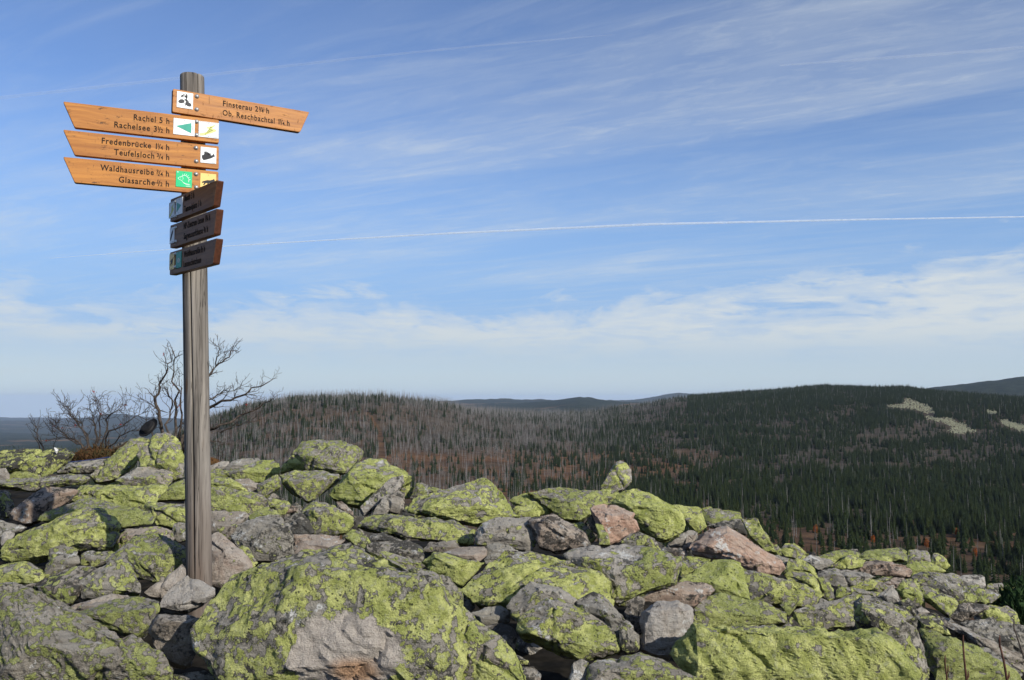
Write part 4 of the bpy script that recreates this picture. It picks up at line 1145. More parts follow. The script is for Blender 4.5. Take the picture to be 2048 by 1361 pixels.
def build_post():
    prs = np.random.RandomState(3)
    segs, rows = 220, 90
    L_ = axis[2]
    zs = np.concatenate([np.linspace(-0.35, L_ - 0.012, rows), [L_ - 0.004, L_]])
    V = []
    for k, z in enumerate(zs):
        rr = post_r * (1.00 - 0.03 * max(0, z) / L_)
        if k == rows:
            rr *= 0.985
        if k == rows + 1:
            rr *= 0.93
        ctr = axis * (z / L_)
        for s in range(segs):
            th = 2 * math.pi * s / segs
            # crack angles: towards the camera is -90 degrees
            r_ = rr * (1 + 0.012 * math.sin(3 * th + 1) + 0.008 * math.sin(2 * th + z))
            for (th0, z0, z1, dep, wd) in ((math.radians(-92.6 + 3 * math.sin(z * 2.1)), 0.10, 1.78, 0.026, 0.055),
                                           (math.radians(-41), 2.05, 2.9, 0.022, 0.05),
                                           (math.radians(-66 + 2 * math.sin(z * 3)), 0.35, 1.2, 0.006, 0.04),
                                           (math.radians(-42), 0.5, 1.5, 0.004, 0.05)):
                if z0 - 0.1 < z < z1:
                    dth = (th - th0 + math.pi) % (2 * math.pi) - math.pi
                    f_ = min(1, (z - z0 + 0.1) / 0.15, (z1 - z) / 0.15 if z1 < 2.5 else 1)
                    r_ -= dep * max(0, f_) * math.exp(-(dth / wd) ** 2)
            V.append((ctr[0] + r_ * math.cos(th), ctr[1] + r_ * math.sin(th), z))
    Fc = []
    for k in range(len(zs) - 1):
        for s in range(segs):
            s2 = (s + 1) % segs
            Fc.append((k * segs + s, k * segs + s2, (k + 1) * segs + s2, (k + 1) * segs + s))
    V.append(tuple(axis))
    top = len(V) - 1
    k0 = (len(zs) - 1) * segs
    for s in range(segs):
        Fc.append((k0 + s, k0 + (s + 1) % segs, top))
    o = mesh_obj('post', V, Fc, M_POST, signpost, True)
    return o


post = build_post()


def flat_poly(pts, y, thick=0.0):
    """closed prism of a polygon in the board's x,z plane, front face at y"""
    n = len(pts)
    V = [(x, y, z) for x, z in pts] + [(x, y + max(thick, 0.0006), z) for x, z in pts]
    return V, [tuple(range(n)), tuple(range(n, 2 * n))[::-1]] + [((i + 1) % n, i, n + i, n + (i + 1) % n) for i in range(n)]


def poly_mesh(name, polys, y, mat, parent, thick=0.0006):
    bm = bmesh.new()
    for pts in polys:
        vs = [bm.verts.new((x, y, z)) for x, z in pts]
        vb = [bm.verts.new((x, y + thick, z)) for x, z in pts]
        n = len(pts)
        bm.faces.new(vs)
        for i in range(n):
            bm.faces.new((vs[(i + 1) % n], vs[i], vb[i], vb[(i + 1) % n]))
    bmesh.ops.triangulate(bm, faces=[f for f in bm.faces if len(f.verts) > 4])
    bmesh.ops.recalc_face_normals(bm, faces=bm.faces)
    me = bpy.data.meshes.new(name)
    bm.to_mesh(me)
    bm.free()
    me.materials.append(mat)
    return link(bpy.data.objects.new(name, me), parent)


def glyph_run(txt):
    cu = bpy.data.curves.new('lettering', 'FONT')
    cu.body = txt
    cu.size = 1.0
    cu.extrude = 0.008
    cu.offset = 0.016
    cu.resolution_u = 3
    cu.space_character = 1.14
    tmp = bpy.data.objects.new('lettering', cu)
    COL.objects.link(tmp)
    bpy.context.view_layer.update()
    me = bpy.data.meshes.new_from_object(tmp.evaluated_get(bpy.context.evaluated_depsgraph_get()))
    bpy.data.objects.remove(tmp)
    bpy.data.curves.remove(cu)
    co = np.empty(len(me.vertices) * 3)
    me.vertices.foreach_get('co', co)
    fc = [tuple(p.vertices) for p in me.polygons]
    bpy.data.meshes.remove(me)
    return co.reshape(-1, 3), fc


FRAC = {'½': ('1', '2'), '¼': ('1', '4'), '¾': ('3', '4')}


def text_polys(s, x0, z0, x1, z1, cap, y, parent):
    """lettering along the base line (x0,z0)-(x1,z1); fractions as raised and lowered figures round a slash"""
    runs, cur = [], ''
    for ch in s:
        if ch in FRAC:
            runs += [(cur.rstrip(), 1.0, 0.0, 0.34 if cur.endswith(' ') else 0.14)] if cur.strip() else []
            runs += [(FRAC[ch][0], 0.66, 0.25, -0.02), ('/', 0.95, -0.02, -0.02), (FRAC[ch][1], 0.66, -0.02, 0.42)]
            cur = ''
        else:
            cur += ch
    if cur.strip():
        runs.append((cur.strip(), 1.0, 0.0, 0.0))
    VV, FF, pen = [], [], 0.0
    for txt, sc_, dz, gap in runs:
        co, fc = glyph_run(txt)
        n0 = sum(len(v) for v in VV)
        w0 = co[:, 0].min()
        out = np.stack([(co[:, 0] - w0) * sc_ + pen, co[:, 1] * sc_ + dz, co[:, 2]], 1)
        pen = out[:, 0].max() + gap
        VV.append(out)
        FF += [tuple(i + n0 for i in f) for f in fc]
    co = np.vstack(VV)
    u = co[:, 0] / co[:, 0].max()
    out = np.stack([x0 + u * (x1 - x0), y + co[:, 2] * 0.05, z0 + u * (z1 - z0) + co[:, 1] * (cap / 0.70)], 1)
    return mesh_obj('lettering', out, FF, M_LETTER, parent)


def ell(cx_, cy_, rx, ry, rot_=0.0, n=14):
    return [(cx_ + rx * math.cos(a) * math.cos(rot_) - ry * math.sin(a) * math.sin(rot_),
             cy_ + rx * math.cos(a) * math.sin(rot_) + ry * math.sin(a) * math.cos(rot_)) for a in [2 * math.pi * i / n for i in range(n)]]


def stroke(pts, wd):
    L1, R1 = [], []
    for i, p in enumerate(pts):
        a, c_ = pts[max(i - 1, 0)], pts[min(i + 1, len(pts) - 1)]
        tx, ty = c_[0] - a[0], c_[1] - a[1]
        l_ = math.hypot(tx, ty) or 1
        L1.append((p[0] - ty / l_ * wd, p[1] + tx / l_ * wd))
        R1.append((p[0] + ty / l_ * wd, p[1] - tx / l_ * wd))
    return L1 + R1[::-1]


PICT = {
    'flower': [('black', [[(.20, .72), (.44, .90), (.40, .68), (.34, .70), (.30, .66)], [(.46, .88), (.62, .70), (.56, .66), (.50, .70), (.46, .66)],
                          stroke([(.44, .90), (.55, .93), (.64, .84), (.64, .68), (.58, .52), (.55, .36), (.56, .20), (.50, .12)], .012),
                          ell(.28, .40, .20, .13, .3), ell(.72, .28, .20, .13, -.3), ell(.60, .50, .15, .06, -.45), stroke([(.40, .36), (.52, .26), (.56, .2)], .012)]),
               ('grey', [ell(.12, .92, .05, .025), stroke([(.55, .07), (.92, .03)], .008)])],
    'arrow_left': [('teal', [[(.12, .52), (.84, .80), (.84, .16)]]), ('black', [ell(.50, .91, .018, .022), ell(.50, .09, .018, .022)]), ('grey', [stroke([(.89, .62), (.89, .36)], .012)])],
    'arrow_right': [('teal', [[(.85, .52), (.16, .78), (.16, .18)]]), ('black', [ell(.50, .91, .02, .02), ell(.50, .09, .02, .02)])],
    'path': [('lemon', [[(.06, .22), (.30, .30), (.62, .44), (.76, .50), (.60, .55), (.42, .58), (.40, .66), (.60, .74), (.76, .80), (.70, .86), (.80, .84), (.82, .78), (.66, .70), (.54, .63), (.66, .61), (.88, .55), (.88, .46), (.70, .34), (.44, .20), (.26, .10), (.06, .06)]]),
             ('black', [ell(.50, .91, .018, .022), ell(.50, .07, .018, .022)]), ('grey', [stroke([(.03, .96), (.97, .96)], .006), stroke([(.97, .96), (.97, .04)], .006), stroke([(.03, .04), (.03, .96)], .006), stroke([(.55, .07), (.92, .06)], .012)])],
    'valley': [('black', [[(.10, .28), (.08, .46), (.20, .50), (.24, .60), (.22, .72), (.30, .68), (.34, .80), (.38, .68), (.46, .70), (.44, .54), (.54, .50), (.56, .62), (.62, .66), (.66, .50), (.76, .54), (.82, .66), (.86, .54), (.94, .50), (.70, .34), (.40, .22), (.20, .16)], ell(.50, .90, .02, .02), ell(.50, .07, .02, .02), stroke([(.72, .05), (.95, .05)], .01)])],
    'bird': [('white', [stroke([(.12, .52), (.24, .62), (.38, .68), (.52, .74), (.66, .70), (.76, .58), (.82, .46), (.78, .34)], .012), stroke([(.12, .52), (.24, .44), (.36, .40), (.44, .30), (.60, .22), (.84, .20)], .012),
                       stroke([(.38, .68), (.44, .56), (.42, .44)], .010), stroke([(.40, .70), (.42, .82)], .010), stroke([(.50, .74), (.54, .86)], .010), stroke([(.60, .73), (.66, .84)], .010),
                       stroke([(.68, .68), (.78, .76)], .010), stroke([(.74, .60), (.86, .64)], .010), stroke([(.80, .50), (.92, .50)], .010), stroke([(.46, .26), (.70, .16), (.90, .16)], .012),
                       ell(.29, .56, .02, .02), ell(.10, .92, .06, .025), stroke([(.62, .07), (.92, .06)], .012)]), ('black', [ell(.50, .91, .02, .02)])],
    'wolf': [('black', [[(.10, .40), (.16, .46), (.30, .48), (.44, .56), (.62, .56), (.78, .62), (.86, .68), (.92, .60), (.90, .50), (.80, .46), (.78, .34), (.82, .20), (.74, .20), (.70, .36), (.56, .38), (.50, .22), (.42, .22), (.46, .36), (.36, .36), (.26, .22), (.18, .22), (.26, .38), (.14, .34)], ell(.50, .90, .02, .02)])],
    'feather': [('black', [[(.12, .18), (.22, .40), (.42, .66), (.82, .92), (.74, .66), (.52, .42), (.30, .22)], ell(.45, .93, .03, .02), stroke([(.5, .06), (.9, .06)], .01)])],
    'beetle': [('black', [ell(.52, .50, .20, .15, .3), ell(.66, .60, .08, .06), stroke([(.40, .42), (.18, .30)], .02), stroke([(.46, .38), (.36, .22)], .02), stroke([(.60, .40), (.70, .26)], .02), stroke([(.38, .52), (.16, .56)], .02), stroke([(.68, .64), (.86, .72)], .02), ell(.5, .94, .03, .02), ell(.5, .06, .03, .02)])],
    'faint': [('white', [stroke([(.20, .45), (.40, .60), (.60, .60), (.76, .48), (.70, .34), (.40, .34), (.20, .45)], .012)]), ('black', [ell(.5, .92, .02, .02), ell(.5, .1, .02, .02)])],
}
PMAT = {'black': M_BLACK, 'grey': plain('grey_print', (0.30, 0.31, 0.32), 0.5), 'teal': M_TEAL, 'lemon': M_LEMON, 'white': M_LINEW}
Z1 = (100, 130, 3.657)
Z2 = (300, 340, 5.915)
BT = 0.034


def zp(Z, x, y):
    return (Z[0] + x / Z[2], Z[1] + y / Z[2])


def board(az_deg, corners, texts, plaques, bolts, Z, seed, label, point_left):
    """az_deg: plan direction of the board's local +x (to the viewer's right); corners TL, TR, BR, BL as zoom coordinates"""
    a = math.radians(az_deg)
    ux = np.array([math.sin(a), math.cos(a), 0.0])          # measured from straight ahead, clockwise
    nn = np.array([ux[1], -ux[0], 0.0])                     # outward, towards the viewer
    if nn[1] > 0:
        nn = -nn
    cpx = [zp(Z, *c) for c in corners]
    ymid = sum(c[1] for c in cpx) / 4
    zc_ = at(384, ymid, POST_D)[2]
    o_ = post_axis(zc_) + nn * (post_r + BT + 0.001)        # a point of the front face

    def hit(px, py):
        r_ = ray(px, py)
        c0 = np.array([0, 0, CAMZ])
        t = np.dot(o_ - c0, nn) / np.dot(r_, nn)
        p = c0 + r_ * t - o_
        return float(np.dot(p, ux)), float(p[2])

    TL, TR, BR, BL = [hit(*c) for c in cpx]
    vt, vb = 0.5 * (TL[1] + TR[1]), 0.5 * (BL[1] + BR[1])
    # board outline with softened corners
    out = [(BL[0], vb), (BR[0], vb), (TR[0], vt), (TL[0], vt)]
    pts = []
    rr = 0.006
    for i, p in enumerate(out):
        a_, c_ = np.array(out[i - 1]), np.array(out[(i + 1) % 4])
        p = np.array(p)
        for q in (a_, c_):
            dv = (q - p) / np.linalg.norm(q - p)
            pts.append(tuple(p + dv * rr))
        pts.insert(len(pts) - 1, tuple(p + (a_ - p) / np.linalg.norm(a_ - p) * rr * 0.3 + (c_ - p) / np.linalg.norm(c_ - p) * rr * 0.3))
    V, Fc = flat_poly(pts, 0.0, BT)
    bo = mesh_obj('sign_board', V, Fc, M_BOARD if seed < 5 else M_BOARD_SHADED, signpost)
    bo.data.materials.append(M_ENDGRAIN)
    for q in range(2, len(Fc)):
        if abs(V[Fc[q][0]][2] - V[Fc[q][1]][2]) > 0.004:
            bo.data.polygons[q].material_index = 1
    mod = bo.modifiers.new('bevel', 'BEVEL')
    mod.width = 0.002
    mod.segments = 2
    mod.limit_method = 'ANGLE'
    mod.angle_limit = math.radians(60)
    yx = -nn
    M = Matrix(((ux[0], yx[0], 0, o_[0] - p_bot[0]), (ux[1], yx[1], 0, o_[1] - p_bot[1]), (ux[2], yx[2], 1, o_[2] - p_bot[2]), (0, 0, 0, 1)))
    bo.matrix_basis = M
    bo['seed'] = float(seed)
    bo['label'] = label
    for (s, xa, ya, xb, yb, cap) in texts:
        x0, z0 = hit(*zp(Z, xa, ya))
        x1, z1 = hit(*zp(Z, xb, yb))
        zm = 0.5 * (z0 + z1)
        text_polys(s, x0, zm, x1, zm, cap, -0.0008, bo)
    for (kind_, mat_, (xa, ya, xb, yb, xc, yc, xd, yd)) in plaques:
        q = [hit(*zp(Z, *c)) for c in ((xa, ya), (xb, yb), (xc, yc), (xd, yd))]
        x0, x1 = 0.5 * (q[0][0] + q[3][0]), 0.5 * (q[1][0] + q[2][0])
        z1, z0 = 0.5 * (q[0][1] + q[1][1]), 0.5 * (q[2][1] + q[3][1])
        poly_mesh('plaque', [[(x0, z0), (x1, z0), (x1, z1), (x0, z1)]], -0.0032, mat_, bo, 0.003)
        for mname, polys in PICT[kind_]:
            poly_mesh('pictogram', [[(x0 + u * (x1 - x0), z0 + v * (z1 - z0)) for u, v in pl] for pl in polys], -0.0042, PMAT[mname], bo, 0.0008)
    for (xa, ya) in bolts:
        x0, z0 = hit(*zp(Z, xa, ya))
        r0 = 0.0085
        V, Fc = [], []
        prof = [(1.35, 0.0), (1.35, -0.0015), (1.0, -0.002), (0.95, -0.005), (0.62, -0.0075), (0.0, -0.0085)]
        for (rf, yy) in prof:
            for s in range(12):
                an = 2 * math.pi * s / 12
                V.append((x0 + r0 * rf * math.cos(an), yy, z0 + r0 * rf * math.sin(an)))
        for k in range(len(prof) - 1):
            for s in range(12):
                s2 = (s + 1) % 12
                Fc.append((k * 12 + s, (k + 1) * 12 + s, (k + 1) * 12 + s2, k * 12 + s2))
        mesh_obj('bolt', V, Fc, M_STEEL, bo, True)
    return bo


CAPL = 0.029
board(58.8, ((900, 168), (1898, 352), (1830, 492), (895, 345)),
      [('Finsterau 2¼ h', 1265, 300, 1602, 358, CAPL), ('Ob. Reschbachtal 1¼ h', 1262, 368, 1752, 448, CAPL)],
      [('flower', M_WHITE, (930, 195, 1047, 212, 1043, 327, 925, 310))], [(1075, 232), (1073, 327)], Z1, 1, 'orange board pointing right at the top of the post', False)
board(66.8, ((95, 265), (1235, 405), (1235, 575), (180, 455)),
      [('Rachel 5 h', 612, 403, 873, 432, CAPL), ('Rachelsee 3½ h', 470, 455, 873, 502, CAPL)],
      [('arrow_left', M_WHITE, (903, 390, 1058, 407, 1058, 524, 903, 507)), ('path', M_WHITE, (1087, 412, 1234, 428, 1234, 542, 1087, 525))], [(1072, 416), (1072, 514)], Z1, 2, 'upper orange board pointing left with a teal arrow plaque', True)
board(66.8, ((95, 480), (1235, 590), (1235, 757), (180, 665)),
      [('Fredenbrücke 1¼ h', 378, 578, 872, 622, CAPL), ('Teufelsloch ¾ h', 468, 658, 872, 696, CAPL)],
      [('valley', M_WHITE, (1100, 600, 1217, 612, 1215, 727, 1102, 715))], [(1068, 608), (1070, 706)], Z1, 3, 'middle orange board pointing left', True)
board(66.8, ((95, 680), (1232, 775), (1232, 945), (180, 868)),
      [('Waldhausreibe ¾ h', 368, 773, 870, 815, CAPL), ('Glasarche ½ h', 503, 860, 870, 890, CAPL)],
      [('bird', M_GREEN, (920, 775, 1040, 785, 1037, 902, 922, 890)), ('wolf', M_YEL, (1098, 792, 1213, 802, 1215, 912, 1100, 902))], [(1068, 800), (1070, 897)], Z1, 4, 'lower orange board pointing left with a green plaque', True)
CAPD = 0.031
board(137.3, ((243, 360), (795, 110), (752, 432), (238, 617)),
      [('Mauth 3 h', 408, 372, 522, 332, CAPD), ('Tummelplatz 1 h', 405, 500, 606, 430, CAPD)],
      [('path', M_WHITE, (232, 392, 300, 370, 298, 560, 233, 572)), ('arrow_right', M_WHITE, (313, 350, 390, 323, 388, 517, 312, 540))], [(306, 378), (306, 552)], Z2, 5, 'upper shaded brown board turned towards the camera', False)
board(137.3, ((240, 658), (793, 460), (757, 775), (238, 920)),
      [('NP-Zentrum Lusen 1¾ h', 400, 698, 710, 600, CAPD), ('Sagwasserklause ¾ h', 400, 828, 686, 728, CAPD)],
      [('feather', M_WHITE, (240, 692, 292, 678, 292, 862, 240, 878))], [(306, 688), (306, 850)], Z2, 6, 'middle shaded brown board turned towards the camera', False)
board(137.3, ((237, 962), (788, 827), (745, 1137), (232, 1226)),
      [('Waldhausreibe ½ h', 400, 1032, 650, 970, CAPD), ('Lusenschutzhaus', 397, 1147, 605, 1105, CAPD)],
      [('beetle', M_YEL, (236, 1000, 292, 985, 292, 1175, 236, 1186)), ('faint', M_TEAL, (315, 977, 378, 965, 374, 1155, 315, 1164))], [(304, 998), (304, 1150)], Z2, 7, 'lowest shaded brown board turned towards the camera', False)

# ------------------------------------------------------------------ hat, cord, pale pebble
def rock_top(px, py, fallback):
    """nearest boulder surface on the line of sight through a pixel (distance)"""
    best = None
    for o, c, V in ROCKS:
        X, Y = project(V + c)
        k = (np.abs(X - px) < 5) & (np.abs(Y - py) < 5)
        if k.any():
            dd = (V[k, 1] + c[1]).min()
            best = dd if best is None else min(best, dd)
    return best if best else fallback


M_HAT = plain('black_felt', (0.010, 0.010, 0.011), 0.95, 0.3, 60)
hat_d = 8.15
hat = empty('felt_hat', at(299, 866, hat_d))
tag(hat, 'black round felt hat perched tilted on the boulder beside the shrub', 'hat')
prof_c = [(0.0, 0.062), (0.050, 0.064), (0.082, 0.068), (0.094, 0.062), (0.100, 0.040), (0.103, 0.010), (0.104, 0.0)]
prof_b = [(0.104, 0.0), (0.125, -0.003), (0.150, 0.0), (0.158, 0.010), (0.160, 0.020), (0.156, 0.022), (0.150, 0.008), (0.125, 0.004), (0.104, 0.006)]


def lathe(prof, n=28):
    V, Fc = [], []
    for (r_, z_) in prof:
        for s in range(n):
            an = 2 * math.pi * s / n
            V.append((r_ * math.cos(an), r_ * math.sin(an) * 1.06, z_ * (1 + 0.06 * math.cos(2 * an))))
    for k in range(len(prof) - 1):
        for s in range(n):
            s2 = (s + 1) % n
            Fc.append((k * n + s, k * n + s2, (k + 1) * n + s2, (k + 1) * n + s))
    return V, Fc


s_h = 0.62
for nm, pr in (('crown', prof_c), ('brim', prof_b)):
    V, Fc = lathe(pr)
    mesh_obj(nm, [(x * s_h, y * s_h, z * s_h) for x, y, z in V], Fc, M_HAT, hat, True)
V, Fc = lathe([(0.1055, 0.006), (0.107, 0.012), (0.1045, 0.030), (0.1025, 0.032)])
mesh_obj('hat_band', [(x * s_h, y * s_h, z * s_h) for x, y, z in V], Fc, plain('hat_band_cloth', (0.018, 0.017, 0.017), 0.6), hat, True)
hat.rotation_euler = (math.radians(40), math.radians(-34), 0)
hat.location = tuple(at(298, 857, hat_d))

M_CORD = plain('blue_cord', (0.015, 0.035, 0.12), 0.7)
cpts = []
for px_, py_ in ((136, 925), (150, 923.5), (165, 922), (182, 920), (200, 917.5), (214, 915), (232, 914)):
    cpts.append(at(px_, py_, rock_top(px_, py_ + 3, 8.6) - 0.05))
dm = float(np.median([p[1] for p in cpts]))
cpts = [at(px_, py_, dm + 0.003 * (px_ - 180)) for px_, py_ in ((136, 925), (150, 923.5), (165, 922), (182, 920), (200, 917.5), (214, 915), (232, 914))]
V, Fc = tube(cpts, [0.0035] * len(cpts), 6)
tag(mesh_obj('cord', V, Fc, M_CORD, None, True), 'thin blue cord lying over the rocks near the left shrub', 'cord')

c, V, T = rock_shape(np.random.RandomState(8).normal(size=(14, 3)) * np.array([0.008, 0.008, 0.015]), 3, np.random.RandomState(9), 12, 0.1)
me = tri_mesh('pebble', V, T)
me.materials.append(plain('white_quartz', (0.62, 0.62, 0.60), 0.7))
o = bpy.data.objects.new('pebble', me)
o.location = tuple(at(112, 902, rock_top(112, 906, 9.0)))
link(o)
tag(o, 'small white upright pebble on the black-speckled flat boulder', 'pebble')

# ------------------------------------------------------------------ bare rowan shrubs behind the boulders
def bark_material(name, a, c_):
    m, g, b = material(name)
    co = g.n('ShaderNodeTexCoord').outputs['Object']
    n = g.noise(co, 30, 5, 0.65)
    g.put(b.inputs['Base Color'], g.mix(g.step(n, 0.35, 0.65), a, c_))
    b.inputs['Roughness'].default_value = 0.85
    bump(g, b, n, 0.5, 0.004)
    return m


M_BARK = bark_material('rowan_bark', (0.024, 0.019, 0.016), (0.085, 0.066, 0.052))
M_TWIG = bark_material('red_twig', (0.04, 0.018, 0.013), (0.10, 0.045, 0.028))
M_BERRY = plain('red_berry', (0.28, 0.02, 0.012), 0.4)
srs = random.Random(21)


def twigs(mb, p, d, r, length, depth, tips, bend=0.22, up=0.05):
    """grow one limb and, from it, side shoots"""
    n = max(3, int(4 + length * 5))
    pts, rads = [Vector(p)], [r]
    d = Vector(d).normalized()
    stp = length / n
    for k in range(n):
        d = (d + Vector((srs.gauss(0, bend), srs.gauss(0, bend), srs.gauss(0, bend) + up))).normalized()
        pts.append(pts[-1] + d * stp)
        rads.append(max(0.0016, r * (1 - 0.72 * (k + 1) / n)))
    V, Fc = tube(pts, rads, 6 if r > 0.01 else 4)
    mb.add(V, Fc)
    tips.append(pts[-1])
    if depth <= 0:
        return
    for k in range(1, n + 1):
        if srs.random() < 0.85:
            side = Vector((srs.gauss(0, 1), srs.gauss(0, 0.7), srs.gauss(0.25, 0.8))).normalized()
            dd = (d * 0.7 + side * 0.75).normalized()
            twigs(mb, pts[k], dd, max(0.0018, rads[k] * 0.62), length * srs.uniform(0.28, 0.5) * (1.1 - 0.5 * k / n), depth - 1, tips, bend, up)


def shrub(label, base_px, dist_, stems, depth=2, berries=0, dense=2):
    b0 = at(base_px[0], base_px[1], dist_)
    root = empty('rowan_shrub', b0)
    tag(root, label, 'shrub', 'bare shrubs on the summit')
    alltips = []
    for path, r0 in stems:
        mb, tips = MB(), []
        P3 = [Vector(at(x, y, dist_ + srs.uniform(-0.12, 0.12)) - b0) for x, y in path]
        # resample with a little crookedness
        pts = [P3[0]]
        for a, c_ in zip(P3, P3[1:]):
            for t in (0.34, 0.67, 1.0):
                q = a.lerp(c_, t)
                if t < 1:
                    q += Vector((srs.gauss(0, 0.013), srs.gauss(0, 0.02), srs.gauss(0, 0.013)))
                pts.append(q)
        n = len(pts)
        r0 *= 0.74
        rads = [max(0.0030, r0 * (1 - 0.78 * k / (n - 1))) for k in range(n)]
        V, Fc = tube(pts, rads, 7)
        mb.add(V, Fc)
        for k in range(2, n):
            tdir = (pts[k] - pts[k - 1]).normalized()
            for _ in range(dense if k > n // 3 else 1):
                if srs.random() < 0.75:
                    side = Vector((srs.gauss(0, 1), srs.gauss(0, 0.6), srs.gauss(0.35, 0.7))).normalized()
                    twigs(mb, pts[k], (tdir * 0.8 + side * 0.7), max(0.0018, rads[k] * 0.45), srs.uniform(0.08, 0.24), depth - 1, tips)
        twigs(mb, pts[-1], (pts[-1] - pts[-2]), rads[-1], 0.12, 1, tips)
        mb.build('stem', M_BARK, root, True)
        alltips += tips
    for k in range(berries):
        p = srs.choice(alltips)
        mb = MB()
        for q in range(srs.randint(3, 6)):
            bm = bmesh.new()
            bmesh.ops.create_icosphere(bm, subdivisions=1, radius=srs.uniform(0.004, 0.006))
            off = Vector((srs.gauss(0, 0.008), srs.gauss(0, 0.008), srs.gauss(-0.006, 0.006)))
            mb.add([v.co + p + off for v in bm.verts], [[v.index for v in f.verts] for f in bm.faces])
            bm.free()
        mb.build('berry_cluster', M_BERRY, root, True)
    return root


shrub('big crooked bare shrub spreading out on both sides behind the signpost', (345, 905), 9.3, [
    ([(350, 905), (352, 860), (350, 800), (348, 745), (346, 702)], 0.024),
    ([(345, 905), (325, 865), (318, 822), (309, 796), (318, 770), (335, 738), (341, 710)], 0.030),
    ([(335, 900), (330, 850), (345, 810), (335, 780), (318, 765)], 0.018),
    ([(360, 905), (372, 860), (392, 800), (410, 760), (432, 733), (450, 718), (470, 702)], 0.026),
    ([(432, 733), (437, 712), (438, 694)], 0.010),
    ([(360, 905), (390, 850), (420, 815), (462, 801), (495, 786), (538, 764)], 0.030),
    ([(390, 850), (415, 800), (440, 788), (468, 782), (482, 770)], 0.014),
    ([(365, 905), (410, 865), (440, 850), (478, 832), (520, 815), (545, 798)], 0.026),
    ([(440, 866), (470, 848), (500, 845)], 0.012),
    ([(395, 890), (415, 878), (440, 884), (436, 902)], 0.012),
    ([(340, 905), (308, 880), (292, 850), (280, 820)], 0.013),
    ([(318, 822), (295, 806), (285, 800)], 0.010),
    ([(355, 905), (362, 850), (362, 790), (358, 755)], 0.020),
], depth=2, berries=7)
shrub('low bare shrub with a few red berries at the left end of the boulder field', (190, 912), 9.6, [
    ([(185, 912), (175, 870), (150, 840), (128, 812)], 0.017),
    ([(190, 912), (190, 860), (186, 835), (180, 810)], 0.018),
    ([(195, 912), (210, 870), (212, 840), (222, 828), (245, 812)], 0.017),
    ([(200, 912), (218, 862), (250, 848), (283, 828)], 0.016),
    ([(180, 912), (150, 880), (118, 860), (112, 850)], 0.016),
    ([(185, 912), (165, 860), (150, 838), (142, 820)], 0.013),
    ([(196, 912), (200, 855), (197, 820), (198, 802)], 0.014),
    ([(205, 912), (218, 880), (222, 890), (218, 915)], 0.012),
    ([(188, 912), (165, 890), (135, 878), (110, 872)], 0.012),
    ([(200, 905), (240, 872), (262, 862), (300, 858)], 0.012),
], depth=2, berries=9, dense=4)
shrub('small leaning bare sapling at the far left of the skyline', (88, 918), 9.9, [
    ([(88, 918), (80, 885), (68, 862), (64, 845)], 0.014),
    ([(86, 915), (72, 880), (70, 850)], 0.010),
    ([(110, 918), (112, 880), (105, 850)], 0.008),
], depth=1)

# heather and dry grass under the shrubs
def tuft(name, label, px_, py_, d_, w_, h_, n, cols, cat='heather', flat=0.55, kind=None, leaf=1.0, body=0.86):
    mb = MB()
    rs = random.Random(int(px_))
    for k in range(n):
        a = rs.uniform(0, 6.283)
        r_ = math.sqrt(rs.random())
        x, y = r_ * math.cos(a) * w_, r_ * math.sin(a) * w_ * flat
        top = h_ * (1 - r_ * r_) * rs.uniform(0.45, 1.05) + 0.015
        z0 = rs.uniform(-0.05, max(0.0, top - 0.05))
        l_ = rs.uniform(0.02, 0.055) * leaf
        dx, dy = rs.gauss(0, 0.6), rs.gauss(0, 0.6)
        wv = rs.uniform(0.003, 0.007) * (0.5 + 0.5 * leaf)
        v0 = Vector((x, y, z0))
        v1 = v0 + Vector((dx, dy, rs.uniform(0.4, 1.2))).normalized() * l_
        sd = Vector((rs.gauss(0, 1), rs.gauss(0, 1), rs.gauss(0, .4))).normalized() * wv
        mid_ = (v0 + v1) / 2
        mb.add([v0, mid_ + sd, v1, mid_ - sd], [(0, 1, 2, 3)])
    # a mound inside so that the tuft has body
    bm = bmesh.new()
    bmesh.ops.create_icosphere(bm, subdivisions=3, radius=1.0)
    VV = np.array([v.co[:] for v in bm.verts])
    VV = VV * (1 + 0.25 * fbm(VV * 2.2 + px_, 3))[:, None] * np.array([w_ * body, w_ * flat * body, h_ * 0.8 * body / 0.86])
    mb.add(VV, [[v.index for v in f.verts] for f in bm.faces])
    bm.free()
    m, g, b = material(name + '_leaves')
    co = g.n('ShaderNodeTexCoord').outputs['Object']
    n1 = g.noise(co, 9, 4, 0.6)
    n2_ = g.noise(co, 60, 3, 0.6)
    cc = g.mix(g.step(n1, 0.38, 0.62), cols[0], cols[1])
    cc = g.mix(g.step(n2_, 0.42, 0.68), cc, cols[2])
    g.put(b.inputs['Base Color'], cc)
    b.inputs['Roughness'].default_value = 0.9
    o = mb.build(name, m, None, False, at(px_, py_, d_))
    tag(o, label, cat, None, kind)
    return o


